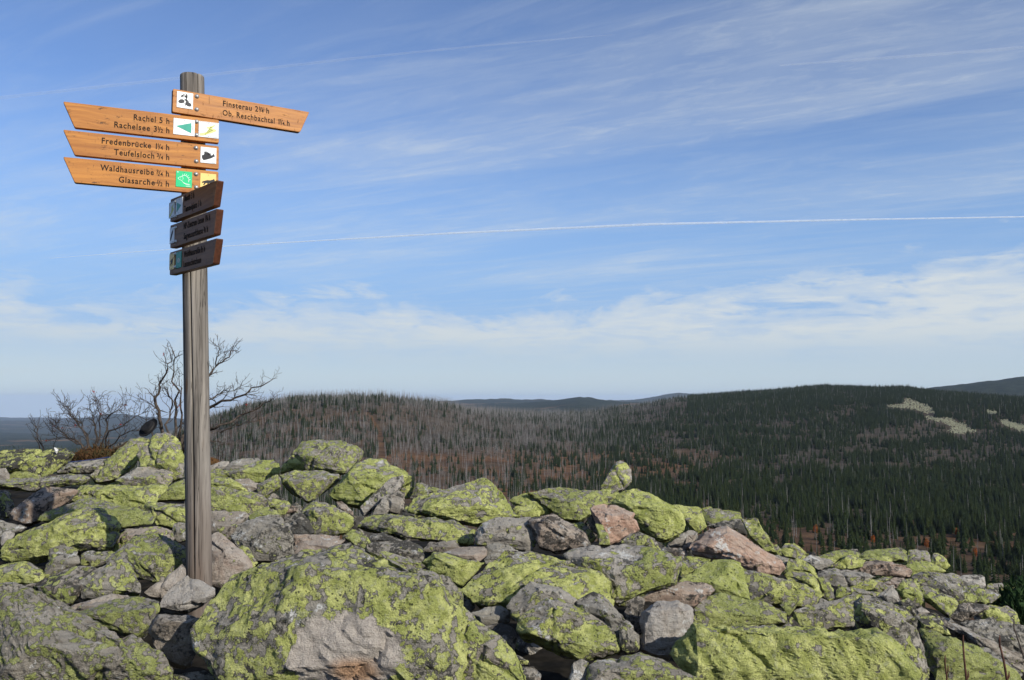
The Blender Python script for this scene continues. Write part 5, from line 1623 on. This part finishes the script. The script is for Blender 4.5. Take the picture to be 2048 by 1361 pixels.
RUST = ((0.055, 0.028, 0.012), (0.034, 0.036, 0.013), (0.11, 0.050, 0.017))
tuft('heather_clump', 'brown and green heather clump under the low bare shrub', 195, 914, 9.45, 0.34, 0.15, 4200, RUST, 'heather', 0.55, None, 1.3, 0.62)
tuft('heather_clump', 'dark heather clump behind the long pale green boulder', 262, 905, 9.4, 0.20, 0.13, 1300, ((0.05, 0.035, 0.014), (0.035, 0.036, 0.014), (0.09, 0.05, 0.02)))
tuft('heather_clump', 'rusty heather tuft on the skyline just right of the signpost', 423, 932, 9.0, 0.11, 0.10, 900, ((0.085, 0.036, 0.012), (0.05, 0.03, 0.012), (0.13, 0.06, 0.016)))
tuft('dwarf_pine', 'dark green dwarf pine filling the shade at the right edge', 2052, 1235, 7.2, 0.30, 0.36, 7000, ((0.012, 0.032, 0.009), (0.020, 0.045, 0.012), (0.03, 0.06, 0.015)), 'dwarf pine', 0.8, None, 1.9, 0.7)

# bare red twigs close to the lens at the bottom right
for lab, pts_, r_ in (('short bare red twig at the bottom right', [(1896, 1400), (1893, 1350), (1890, 1328)], 0.0033),
                      ('bare red twig with a broken pale tip at the bottom right', [(1937, 1420), (1933, 1361), (1929, 1325), (1926, 1288)], 0.0042),
                      ('tallest dark red twig with a bud near the bottom right corner', [(2022, 1430), (2014, 1361), (2008, 1325), (1999, 1288)], 0.0045),
                      ('thin grey twig leaning at the right edge', [(2060, 1345), (2047, 1312), (2036, 1280), (2028, 1256)], 0.0028)):
    mb = MB()
    P3 = [Vector(at(x, y, 2.9)) for x, y in pts_]
    foot_ = P3[0].copy()
    P3 = [p - foot_ for p in P3]
    P3.insert(0, Vector((0, 0, -0.25)))
    V, Fc = tube(P3, [r_ * (1.15 - 0.55 * k / (len(P3) - 1)) for k in range(len(P3))], 8)
    mb.add(V, Fc)
    tipv = P3[-1]
    V, Fc = tube([tipv - Vector((0, 0, .012)), tipv + Vector((0, 0, .010)), tipv + Vector((0.002, 0, .028))], [r_ * 0.62, r_ * 0.85, 0.0008], 6)
    mb.add(V, Fc)
    if r_ > 0.003:
        s0 = P3[2] if len(P3) > 2 else P3[1]
        V, Fc = tube([s0, s0 + Vector((r_ * 1.3, -0.002, .012)), s0 + Vector((r_ * 1.5, -0.002, .030))], [r_ * 0.8, r_ * 0.7, 0.001], 6)
        mb.add(V, Fc)
    tag(mb.build('twig', M_TWIG if r_ > 0.003 else M_BARK, None, True, foot_), lab, 'twig', 'bare twigs in the bottom right corner')

# ------------------------------------------------------------------ the forest on the hills
trs = np.random.RandomState(11)


def foliage_material(name, a, c_):
    m, g, b = material(name)
    oi = g.n('ShaderNodeObjectInfo').outputs['Random']
    co = g.n('ShaderNodeTexCoord').outputs['Object']
    n = g.noise(co, 1.2, 4, 0.6)
    cc = g.mix(g.step(n, 0.35, 0.65), a, c_)
    cc = g.mix(g.math('MULTIPLY', oi, 0.5), cc, tuple(0.5 * (x + y) * k for x, y, k in zip(a, c_, (1.7, 1.25, 0.9))))
    g.put(b.inputs['Base Color'], cc)
    b.inputs['Roughness'].default_value = 0.85
    b.inputs['Specular IOR Level'].default_value = 0.1
    return m


M_SPRUCE = foliage_material('spruce_needles', (0.006, 0.012, 0.004), (0.020, 0.032, 0.009))  # needle colour darkened to stand in for cloud shadow on the slope
M_TRUNK = plain('spruce_trunk', (0.06, 0.045, 0.035), 0.9)
M_ORANGE = foliage_material('autumn_leaves', (0.16, 0.045, 0.010), (0.30, 0.10, 0.018))
m, g, b = material('dead_wood')
oi = g.n('ShaderNodeObjectInfo').outputs['Random']
co = g.n('ShaderNodeTexCoord').outputs['Object']
cc = g.mix(g.step(g.noise(co, 0.8, 4, 0.6), 0.3, 0.7), (0.11, 0.103, 0.098), (0.25, 0.24, 0.232))
g.put(b.inputs['Base Color'], g.mix(g.step(oi, 0.45, 1.0, 0.0, 0.75), cc, (0.10, 0.088, 0.08)))
M_SNAG = m


def spruce_meshes(rs, h=10.0, wide=0.20):
    trunk = MB()
    V, Fc = tube([(0, 0, -1.0), (0, 0, h * 0.5), (0, 0, h * 0.97)], [h * 0.018, h * 0.011, h * 0.002], 5)
    trunk.add(V, Fc)
    VV, FF = [], []
    layers = 15
    for k in range(layers):
        t = k / (layers - 1)
        z = h * (0.05 + 0.93 * t)
        rad_ = h * wide * (1 - t) ** 0.85 * rs.uniform(0.8, 1.15) + 0.05
        nb = 9 - int(4 * t)
        a0 = rs.uniform(0, 6.28)
        for s in range(nb):
            a = a0 + 6.283 * s / nb + rs.normal() * 0.2
            r_ = rad_ * rs.uniform(0.65, 1.2)
            ca, sa = math.cos(a), math.sin(a)
            wd = r_ * 0.34 + 0.05
            zr = z + h * 0.045
            tip = (r_ * ca, r_ * sa, z - r_ * rs.uniform(0.15, 0.5))
            mid_ = (0.55 * r_ * ca, 0.55 * r_ * sa, z)
            n0 = len(VV)
            VV += [(0, 0, zr), (mid_[0] - sa * wd, mid_[1] + ca * wd, z - 0.22 * r_), tip, (mid_[0] + sa * wd, mid_[1] - ca * wd, z - 0.22 * r_), (mid_[0], mid_[1], z + 0.10 * r_)]
            FF += [(n0, n0 + 1, n0 + 4), (n0 + 1, n0 + 2, n0 + 4), (n0 + 2, n0 + 3, n0 + 4), (n0 + 3, n0, n0 + 4)]
    n0 = len(VV)
    VV += [(0.1, 0, h * 0.94), (-0.06, 0.09, h * 0.94), (-0.06, -0.09, h * 0.94), (0, 0, h * 1.03)]
    FF += [(n0, n0 + 1, n0 + 3), (n0 + 1, n0 + 2, n0 + 3), (n0 + 2, n0, n0 + 3)]
    tm = bpy.data.meshes.new('trunk')
    tm.from_pydata(trunk.v, [], trunk.f)
    tm.materials.append(M_TRUNK)
    cm = bpy.data.meshes.new('crown')
    cm.from_pydata(VV, [], FF)
    cm.materials.append(M_SPRUCE)
    return tm, cm


def snag_mesh(rs, h=20.0, broken=False):
    mb = MB()
    lean = rs.normal(size=2) * 0.012
    pts = [(lean[0] * z, lean[1] * z, z) for z in np.linspace(-1.0, h, 5)]
    r0 = 0.26
    rads = [r0, r0 * 0.85, r0 * 0.66, r0 * 0.46, 0.14 if broken else 0.05]
    V, Fc = tube(pts, rads, 5)
    mb.add(V, Fc)
    for k in range(rs.randint(22, 44)):
        z = h * rs.uniform(0.22, 0.97)
        a = rs.uniform(0, 6.28)
        l_ = rs.uniform(0.6, 2.6) * (1.2 - z / h)
        dz = rs.uniform(-0.7, 0.1) * l_
        p0 = Vector((lean[0] * z, lean[1] * z, z))
        p1 = p0 + Vector((l_ * math.cos(a), l_ * math.sin(a), dz))
        V, Fc = tube([p0, p1], [0.05, 0.02], 3, False)
        mb.add(V, Fc)
    me = bpy.data.meshes.new('dead_spruce')
    me.from_pydata(mb.v, [], mb.f)
    me.materials.append(M_SNAG)
    return me


def autumn_meshes(rs):
    trunk = MB()
    V, Fc = tube([(0, 0, -0.5), (0.1, 0, 1.5), (0.0, 0.1, 4.2)], [0.14, 0.10, 0.02], 5)
    trunk.add(V, Fc)
    for k in range(7):
        a = rs.uniform(0, 6.28)
        z = rs.uniform(1.2, 3.4)
        V, Fc = tube([(0, 0, z), (0.9 * math.cos(a), 0.9 * math.sin(a), z + 0.9)], [0.05, 0.015], 4)
        trunk.add(V, Fc)
    VV, FF = [], []
    for k in range(520):
        p = rs.normal(size=3)
        p /= np.linalg.norm(p)
        p *= rs.uniform(0.35, 1.0) ** 0.5
        c_ = np.array([0, 0, 3.1]) + p * np.array([1.35, 1.35, 2.1]) * (0.8 + 0.5 * pnoise((p * 2.3 + 9)[None, :])[0])
        s1, s2 = rs.normal(size=3), rs.normal(size=3)
        s1 *= 0.17 / np.linalg.norm(s1)
        s2 *= 0.17 / np.linalg.norm(s2)
        n0 = len(VV)
        VV += [tuple(c_ - s1), tuple(c_ + s2), tuple(c_ + s1), tuple(c_ - s2)]
        FF.append((n0, n0 + 1, n0 + 2, n0 + 3))
    tm = bpy.data.meshes.new('trunk')
    tm.from_pydata(trunk.v, [], trunk.f)
    tm.materials.append(M_TRUNK)
    cm = bpy.data.meshes.new('crown')
    cm.from_pydata(VV, [], FF)
    cm.materials.append(M_ORANGE)
    return tm, cm


def scatter(n, dmin, dmax, pxa, pxb, power=1.0):
    """random plan positions in a wedge of the view, even per area"""
    d = np.sqrt(trs.uniform(dmin**2, dmax**2, n))
    px = trs.uniform(pxa, pxb, n)
    x = (px - CX) / F * d
    return x, d, px


def place(n, dmin, dmax, pxa, pxb, dens):
    x, y, px = scatter(n, dmin, dmax, pxa, pxb)
    z = ground_z(x, y)
    X, Y = project(np.stack([x, y, z], 1))
    P = np.stack([x, y, np.zeros_like(x)], 1)
    keep = trs.uniform(0, 1, n) < dens(X, Y, y, P)
    return np.stack([x, y, z], 1)[keep], X[keep], Y[keep]


def sm(v, a, c_):
    t = np.clip((v - a) / (c_ - a), 0, 1)
    return t * t * (3 - 2 * t)


def _zp(pts):
    return [(1300 + x / 2.738, 720 + y / 2.738) for x, y in pts]


BLOCKS = [('pale stony block field highest on the right hill', _zp([(1270, 250), (1385, 243), (1392, 206), (1440, 222), (1520, 250), (1565, 295), (1500, 290), (1430, 268), (1340, 262)])),
          ('pale curved block field lower on the right hill', _zp([(1495, 308), (1600, 322), (1622, 310), (1665, 338), (1705, 350), (1775, 388), (1700, 408), (1625, 392), (1655, 366), (1600, 346), (1530, 330)])),
          ('pale block field on the right hill cut by the right edge', _zp([(1905, 325), (1960, 335), (2070, 366), (2075, 410), (1990, 378), (1920, 352)])),
          ('tiny pale strip of stones near the right end of the right hill', _zp([(1835, 274), (1865, 280), (1900, 298), (1860, 296)]))]


def inside(poly, X, Y):
    X, Y = np.asarray(X, float), np.asarray(Y, float)
    r_ = np.zeros(X.shape, bool)
    for (x0_, y0_), (x1_, y1_) in zip(poly, poly[1:] + poly[:1]):
        if y0_ == y1_:
            continue
        r_ ^= ((y0_ > Y) != (y1_ > Y)) & (X < (x1_ - x0_) * (Y - y0_) / (y1_ - y0_) + x0_)
    return r_


def in_block(X, Y):
    """pale block fields on the right hill, free of trees (and a little in front, so that no crown hides them)"""
    r_ = np.zeros(np.shape(X), bool)
    for _, poly in BLOCKS:
        for dy in (0, 2.5, 5, 7.5):
            r_ |= inside(poly, X, Y - dy)
    return r_


def d_snag(X, Y, d, P):
    left = sm(X, 1500, 850)
    n = fbm(P / 120.0, 3)
    n2 = fbm(P / 45.0 + 40, 3)
    k = 0.10 + 0.90 * left
    k = k * (0.55 + 0.9 * sm(n, -0.35, 0.35))
    right_hill = sm(X, 1350, 1550) * sm(Y, 900, 860)
    k = np.where(right_hill > 0.5, 0.22 * (0.5 + n2), k)
    path = np.abs(X - (733 + (Y - 820) * 0.38 + 8 * np.sin(Y / 22.0))) < 2.5 + (Y - 800) * 0.035
    k = np.where(path & (X < 900) & (Y > 822), 0.0, k)
    k = k * (1 - 0.55 * sm(Y, 880, 925) * sm(X, 1560, 1300) * sm(X, 640, 800))
    open_ = sm(Y, 1040, 1100) * sm(X, 1350, 1600)
    k = k * (1 - 0.3 * open_)
    return np.where(in_block(X, Y), 0, k)


def d_spruce(X, Y, d, P):
    right = sm(X, 950, 1420)
    n = fbm(P / 130.0 + 11, 3)
    n2 = fbm(P / 40.0 + 71, 3)
    k = 0.10 + 0.90 * right * sm(Y, 805, 880)
    k = k * (0.16 + 1.0 * sm(n, -0.22, 0.25)) * (0.45 + 0.9 * sm(n2, -0.3, 0.3))
    clear = sm(Y, 890, 930) * sm(X, 1480, 1240) * sm(X, 640, 800)
    k = k * (1 - 0.86 * clear * sm(n2, 0.35, -0.2))
    open2 = sm(Y, 1035, 1085)
    k = k * (1 - 0.93 * open2 * sm(n2, 0.50, 0.0))
    k = k + 0.42 * sm(n2, -0.05, 0.35) * sm(X, 1000, 600) * (1 - 0.5 * clear)
    hill = sm(X, 1300, 1450) * sm(Y, 870, 830)
    k = np.where(hill > 0.5, 0.75 * (0.45 + sm(n, -0.2, 0.3)), k)
    path = np.abs(X - (733 + (Y - 820) * 0.38 + 8 * np.sin(Y / 22.0))) < 2.5 + (Y - 800) * 0.035
    k = np.where(path & (X < 900) & (Y > 822), 0.0, k)
    for (ax_, ay_) in ((1624, 1072), (1737, 1092), (1842, 1102), (1903, 1076), (1938, 1120)):
        k = np.where((np.abs(X - ax_) < 16) & (Y > ay_ - 6) & (Y < ay_ + 60), 0.02, k)
    return np.where(in_block(X, Y), 0, k)


def two(na_, nb_, f_):
    a_, c_ = place(na_, 320, 1250, 250, 2200, f_), place(nb_, 1250, 3300, 250, 2200, f_)
    return np.vstack([a_[0], c_[0]]), np.append(a_[1], c_[1]), np.append(a_[2], c_[2])


sn_p, sn_x, sn_y = two(8500, 52000, d_snag)
sp_p, sp_x, sp_y = two(60000, 150000, d_spruce)
# wooded foothills far to the left
lf_p, lf_x, lf_y = place(16000, 900, 5200, -120, 420, lambda X, Y, d, P: 0.25 + 0.75 * sm(fbm(P / 400.0, 3), -0.2, 0.2))
sp_p = np.vstack([sp_p, lf_p])
sp_x, sp_y = np.append(sp_x, lf_x), np.append(sp_y, lf_y)


def pick(P, X, Y, height, n):
    """the n largest that the boulders do not hide"""
    d = P[:, 1]
    top = Y - F * height / d
    sky = SKY_ROCK[np.clip(X, 0, 2099).astype(int)]
    vis = (X > 2) & (X < 2046) & (top < sky - 6)
    hpx = np.where(vis, np.minimum(F * height / d, sky - top), -1)
    order = np.argsort(-hpx)
    return order[:n], order[n:]


short = plain_name


def below(X):
    return short(SKY_NAME.get(int(np.clip(X, 0, 2099)), 'boulder'))


def region(X, Y):
    if X < 900:
        return 0
    if X < 1350:
        return 1
    return 2 if Y < 1000 else 3


sn_h = trs.uniform(0.55, 1.3, len(sn_p)) * np.where(sn_x > 1250, 0.85, 1.0) * np.where(trs.uniform(0, 1, len(sn_p)) < 0.2, 0.55, 1.0)
sp_h = np.clip(trs.normal(1.05, 0.36, len(sp_p)), 0.35, 2.0)
sn_near, sn_rest = pick(sn_p, sn_x, sn_y, 20.0 * sn_h, 300)
sp_near, sp_rest = pick(sp_p, sp_x, sp_y, 10.0 * sp_h, 300)

snag_ms = [snag_mesh(trs, 20.0, k % 3 == 0) for k in range(6)]
SN_LAB = ['bare grey dead spruce trunk on the reddish slope below the left hill', 'bare grey dead spruce trunk on the reddish clearing behind the middle boulders',
          'bare grey dead spruce trunk rising from the dark green wood on the right', 'bare grey dead spruce trunk on the brown slope nearest the right boulders']
snag_src = []
for i, k in enumerate(sn_near):
    o = bpy.data.objects.new('dead_spruce', snag_ms[i % 6])
    o.location = tuple(sn_p[k])
    s = sn_h[k]
    o.scale = (0.85, 0.85, s)
    o.rotation_euler = (trs.normal() * 0.02, trs.normal() * 0.02, trs.uniform(0, 6.28))
    link(o)
    lab = '%s grey dead trunk %s the %s' % ('tall' if s > 0.85 else ('short' if s < 0.6 else 'bare'), 'just above' if sn_y[k] > SKY_ROCK[int(np.clip(sn_x[k], 0, 2099))] - 40 else 'on the hillside far above', below(sn_x[k]))
    tag(o, lab, 'dead tree', 'dead trunks: ' + lab)
    if i < 6:
        snag_src.append(o)

spr = [spruce_meshes(trs, 10.0, trs.uniform(0.15, 0.22)) for k in range(6)]
SP_LAB = ['young dark spruce on the reddish slope below the left hill', 'young dark spruce on the reddish clearing behind the middle boulders',
          'dark green spruce in the wood on the right', 'dark green spruce on the brown slope nearest the right boulders']
crown_src = []
for i, k in enumerate(sp_near):
    tm, cm = spr[i % 6]
    s = sp_h[k]
    e = bpy.data.objects.new('spruce_tree', None)
    e.empty_display_size = 1.0
    e.location = tuple(sp_p[k])
    e.scale = (s * trs.uniform(0.85, 1.15),) * 2 + (s,)
    e.rotation_euler = (0, 0, trs.uniform(0, 6.28))
    link(e)
    lab = '%s dark green spruce %s the %s' % ('large' if s > 1.15 else ('small' if s < 0.8 else 'middling'), 'just above' if sp_y[k] > SKY_ROCK[int(np.clip(sp_x[k], 0, 2099))] - 40 else 'on the slope far above', below(sp_x[k]))
    tag(e, lab, 'spruce', 'spruces: ' + lab)
    link(bpy.data.objects.new('trunk', tm), e)
    c_ = link(bpy.data.objects.new('crown', cm), e)
    if i < 6:
        crown_src.append(c_)


def number_rows(objs):
    """where only a few share a label, tell them apart by their order from the left"""
    rows = {}
    for o in objs:
        rows.setdefault(o['label'], []).append(o)
    for lab, os_ in rows.items():
        if 1 < len(os_) <= 6 and len(lab.split()) <= 13:
            os_.sort(key=lambda q: q.location.x / q.location.y)
            for i, q in enumerate(os_):
                q['label'] = lab + ', ' + ('leftmost', 'second from left', 'third from left', 'fourth from left', 'fifth from left', 'sixth from left')[i]


number_rows([o for o in SC.objects if o.parent is None and o.get('category') in ('spruce', 'dead tree')])
number_rows([o for o in SC.objects if o.name.startswith('wedged_stone')])


def instanced(name, label, cat, P, scl, rotz, idx, sources):
    me = bpy.data.meshes.new(name)
    me.vertices.add(len(P))
    me.vertices.foreach_set('co', np.asarray(P, np.float32).ravel())
    for nm, tp, arr in (('scl', 'FLOAT_VECTOR', scl), ('rot', 'FLOAT_VECTOR', rotz)):
        at_ = me.attributes.new(nm, tp, 'POINT')
        at_.data.foreach_set('vector', np.asarray(arr, np.float32).ravel())
    at_ = me.attributes.new('idx', 'INT', 'POINT')
    at_.data.foreach_set('value', np.asarray(idx, np.int32))
    me.update()
    o = link(bpy.data.objects.new(name, me))
    tag(o, label, cat, None, 'stuff')
    ng = bpy.data.node_groups.new(name + '_scatter', 'GeometryNodeTree')
    ng.interface.new_socket('Geometry', in_out='INPUT', socket_type='NodeSocketGeometry')
    ng.interface.new_socket('Geometry', in_out='OUTPUT', socket_type='NodeSocketGeometry')
    gi, go = ng.nodes.new('NodeGroupInput'), ng.nodes.new('NodeGroupOutput')
    m2p = ng.nodes.new('GeometryNodeMeshToPoints')
    iop = ng.nodes.new('GeometryNodeInstanceOnPoints')
    join = ng.nodes.new('GeometryNodeJoinGeometry')
    for s in sources:
        inf = ng.nodes.new('GeometryNodeObjectInfo')
        inf.transform_space = 'ORIGINAL'
        inf.inputs['Object'].default_value = s
        inf.inputs['As Instance'].default_value = True
        ng.links.new(inf.outputs['Geometry'], join.inputs[0])

    def named(nm, tp):
        nd = ng.nodes.new('GeometryNodeInputNamedAttribute')
        nd.data_type = tp
        nd.inputs['Name'].default_value = nm
        return nd.outputs['Attribute']
    e2r = ng.nodes.new('FunctionNodeEulerToRotation')
    ng.links.new(named('rot', 'FLOAT_VECTOR'), e2r.inputs[0])
    ng.links.new(gi.outputs[0], m2p.inputs[0])
    ng.links.new(m2p.outputs[0], iop.inputs['Points'])
    ng.links.new(join.outputs[0], iop.inputs['Instance'])
    iop.inputs['Pick Instance'].default_value = True
    ng.links.new(named('idx', 'INT'), iop.inputs['Instance Index'])
    ng.links.new(e2r.outputs[0], iop.inputs['Rotation'])
    ng.links.new(named('scl', 'FLOAT_VECTOR'), iop.inputs['Scale'])
    ng.links.new(iop.outputs[0], go.inputs[0])
    md = o.modifiers.new('scatter', 'NODES')
    md.node_group = ng
    return o


def rots(n, tilt):
    return np.stack([trs.normal(size=n) * tilt, trs.normal(size=n) * tilt, trs.uniform(0, 6.28, n)], 1)


k = sn_rest
instanced('dead_spruces', 'grey mass of bare dead spruce trunks covering the far hillsides', 'dead trees', sn_p[k],
          np.stack([np.full(len(k), 0.85), np.full(len(k), 0.85), sn_h[k]], 1), rots(len(k), 0.035), trs.randint(0, 6, len(k)), snag_src)
k = sp_rest
instanced('spruce_wood', 'dark green spruce wood covering the valley and the right hill', 'spruces', sp_p[k],
          np.stack([sp_h[k] * 1.05, sp_h[k] * 1.05, sp_h[k]], 1), rots(len(k), 0.01), trs.randint(0, 6, len(k)), crown_src)

# autumn trees among the spruces
atm, acm = autumn_meshes(trs)
for lab, px_, py_, d_, s in (('small orange autumn tree left of the others behind the right boulders', 1624, 1072, 600, 0.95),
                             ('orange-red autumn bush above the triangular lichen stone', 1737, 1092, 570, 0.85),
                             ('bright orange narrow autumn tree above the long mossy crest boulder', 1842, 1102, 560, 0.95),
                             ('orange autumn tree highest of the group on the right slope', 1903, 1076, 640, 0.85),
                             ('rusty autumn tree rightmost of the group on the right slope', 1938, 1120, 520, 0.9)):
    x_ = (px_ - CX) / F * d_
    e = bpy.data.objects.new('autumn_tree', None)
    e.location = (x_, d_, float(ground_z([x_], [d_])[0]))
    # slide along the line of sight until the foot shows where the photograph has it
    for it in range(40):
        X_, Y_p = project(np.array(e.location))
        d_ = d_ * (1 + (Y_p - py_) * 0.0012)
        x_ = (px_ - CX) / F * d_
        e.location = (x_, d_, float(ground_z([x_], [d_])[0]))
    e.scale = (s * 1.5, s * 1.5, s * 1.75)
    e.rotation_euler = (0, 0, px_)
    link(e)
    tag(e, lab, 'tree', 'autumn trees on the right slope')
    link(bpy.data.objects.new('trunk', atm), e)
    link(bpy.data.objects.new('crown', acm), e)

# pale block fields on the right hill: thousands of stones, one object each
M_FARSTONE = plain('far_lichen_stone', (0.22, 0.22, 0.145), 0.9, 0.3, 0.4)
for lab, poly in BLOCKS:
    bx0, bx1 = min(p[0] for p in poly), max(p[0] for p in poly)
    by0, by1 = min(p[1] for p in poly), max(p[1] for p in poly)
    dd = np.linspace(1300, 2900, 160)
    cols = np.linspace(bx0 - 1, bx1 + 1, 14)
    curves = []
    for cxp in cols:
        xx = (cxp - CX) / F * dd
        Yp = np.minimum.accumulate(project(np.stack([xx, dd, ground_z(xx, dd)], 1))[1])
        curves.append(Yp)
    X = trs.uniform(bx0, bx1, 9000)
    Y = trs.uniform(by0, by1, 9000)
    kk = inside(poly, X + trs.normal(size=9000) * 2.5, Y + trs.normal(size=9000) * 1.3)
    X, Y = X[kk][:900], Y[kk][:900]
    ci = np.clip(np.searchsorted(cols, X) - 1, 0, 12)
    D = np.empty(len(X))
    for q in range(len(X)):
        t_ = (X[q] - cols[ci[q]]) / (cols[ci[q] + 1] - cols[ci[q]])
        da = np.interp(Y[q], curves[ci[q]][::-1], dd[::-1])
        db = np.interp(Y[q], curves[ci[q] + 1][::-1], dd[::-1])
        D[q] = da * (1 - t_) + db * t_
    xs_ = (X - CX) / F * D
    zs_ = ground_z(xs_, D)
    mb = MB()
    corners = [(-1, -1, -.6), (1, -1, -.6), (1, 1, -.6), (-1, 1, -.6), (-.7, -.6, .8), (.8, -.7, .7), (.6, .7, .8), (-.8, .6, .6)]
    for q in range(len(X)):
        sz = trs.uniform(0.5, 1.5)
        jit = trs.uniform(.65, 1.2, (8, 3))
        V = [(xs_[q] + c_[0] * sz * j[0], D[q] + c_[1] * sz * j[1], zs_[q] + 0.3 + c_[2] * sz * j[2]) for c_, j in zip(corners, jit)]
        mb.add(V, [(0, 3, 2, 1), (4, 5, 6, 7), (0, 1, 5, 4), (1, 2, 6, 5), (2, 3, 7, 6), (3, 0, 4, 7)])
    if mb.v:
        tag(mb.build('block_field', M_FARSTONE), lab, 'block field', None, 'stuff')

# ------------------------------------------------------------------ condensation trails, real tubes of ice cloud 9 km up
def contrail(name, label, px_path, dens, alt=9000.0):
    pts, rads = [], []
    for (px_, py_, wpx) in px_path:
        r_ = ray(px_, py_)
        d_ = alt / r_[2]
        pts.append(Vector(r_ * d_))
        rads.append(0.33 * wpx / F * d_)
    # subdivide
    P2, R2 = [], []
    n = 14
    for i in range(len(pts) - 1):
        for k in range(n):
            t = k / n
            P2.append(pts[i].lerp(pts[i + 1], t))
            R2.append((rads[i] * (1 - t) + rads[i + 1] * t) * (1 + 0.05 * math.sin(i * 7 + k * 2.3)))
    P2.append(pts[-1])
    R2.append(rads[-1])
    V, Fc = tube(P2, R2, 10)
    c_ = P2[len(P2) // 2].copy()
    mt = bpy.data.materials.new(name + '_ice')
    mt.use_nodes = True
    gg = NT(mt.node_tree)
    ou = gg.n('ShaderNodeOutputMaterial')
    df = gg.n('ShaderNodeBsdfDiffuse')
    tl = gg.n('ShaderNodeBsdfTranslucent')
    for q in (df, tl):
        q.inputs['Color'].default_value = (0.96, 0.97, 0.98, 1)
    tr = gg.n('ShaderNodeBsdfTransparent')
    m1, m2 = gg.n('ShaderNodeMixShader'), gg.n('ShaderNodeMixShader')
    m1.inputs[0].default_value = 0.25
    gg.put(m1.inputs[1], df.outputs[0])
    gg.put(m1.inputs[2], tl.outputs[0])
    co_ = gg.n('ShaderNodeTexCoord').outputs['Object']
    puff = gg.noise(co_, 0.0045, 4, 0.6)
    gg.put(m2.inputs[0], gg.math('MULTIPLY', gg.step(puff, 0.3, 0.7, 0.8, 1.15), dens))
    gg.put(m2.inputs[1], tr.outputs[0])
    gg.put(m2.inputs[2], m1.outputs[0])
    gg.put(ou.inputs['Surface'], m2.outputs[0])
    o = mesh_obj(name, [v - c_ for v in V], Fc, mt, None, True, c_)
    tag(o, label, 'contrail')
    return o


contrail('contrail', 'bright straight white contrail crossing the right half of the sky', [(100, 517, 1.2), (300, 502, 2.4), (560, 486, 4), (900, 467, 6), (1300, 449, 7.5), (1700, 440, 6), (2048, 434, 4.5), (2400, 428, 3)], 0.3)
contrail('contrail', 'faint contrail ending in the middle of the upper sky', [(-300, 236, 10), (0, 196, 10), (400, 152, 9), (700, 118, 8), (950, 93, 6), (1150, 76, 4), (1224, 70, 2)], 0.08)
contrail('contrail', 'faint short contrail at the upper right edge of the sky', [(1560, 131, 5), (1750, 118, 9), (1900, 107, 9), (2048, 95, 9), (2400, 70, 9)], 0.09)

# ------------------------------------------------------------------ the air between here and the far hills
mh = bpy.data.materials.new('haze_air')
mh.use_nodes = True
gh = NT(mh.node_tree)
ho = gh.n('ShaderNodeOutputMaterial')
hv = gh.n('ShaderNodeVolumePrincipled')
hv.inputs['Color'].default_value = (0.62, 0.77, 1.0, 1)
hv.inputs['Density'].default_value = 1.8e-5
hv.inputs['Anisotropy'].default_value = 0.0
gh.put(ho.inputs['Volume'], hv.outputs[0])
zlo, zhi = float(gz.min()) - 3.0, float(max(gz.max(), 200)) + 60.0
X0 = 70000.0
V = [(-X0, -X0, zlo), (X0, -X0, zlo), (X0, X0, zlo), (-X0, X0, zlo), (-X0, -X0, zhi), (X0, -X0, zhi), (X0, X0, zhi), (-X0, X0, zhi)]
hz = mesh_obj('haze', V, [(0, 3, 2, 1), (4, 5, 6, 7), (0, 1, 5, 4), (1, 2, 6, 5), (2, 3, 7, 6), (3, 0, 4, 7)], mh)
tag(hz, 'thin blue haze of the air over the hills', 'haze', None, 'stuff')
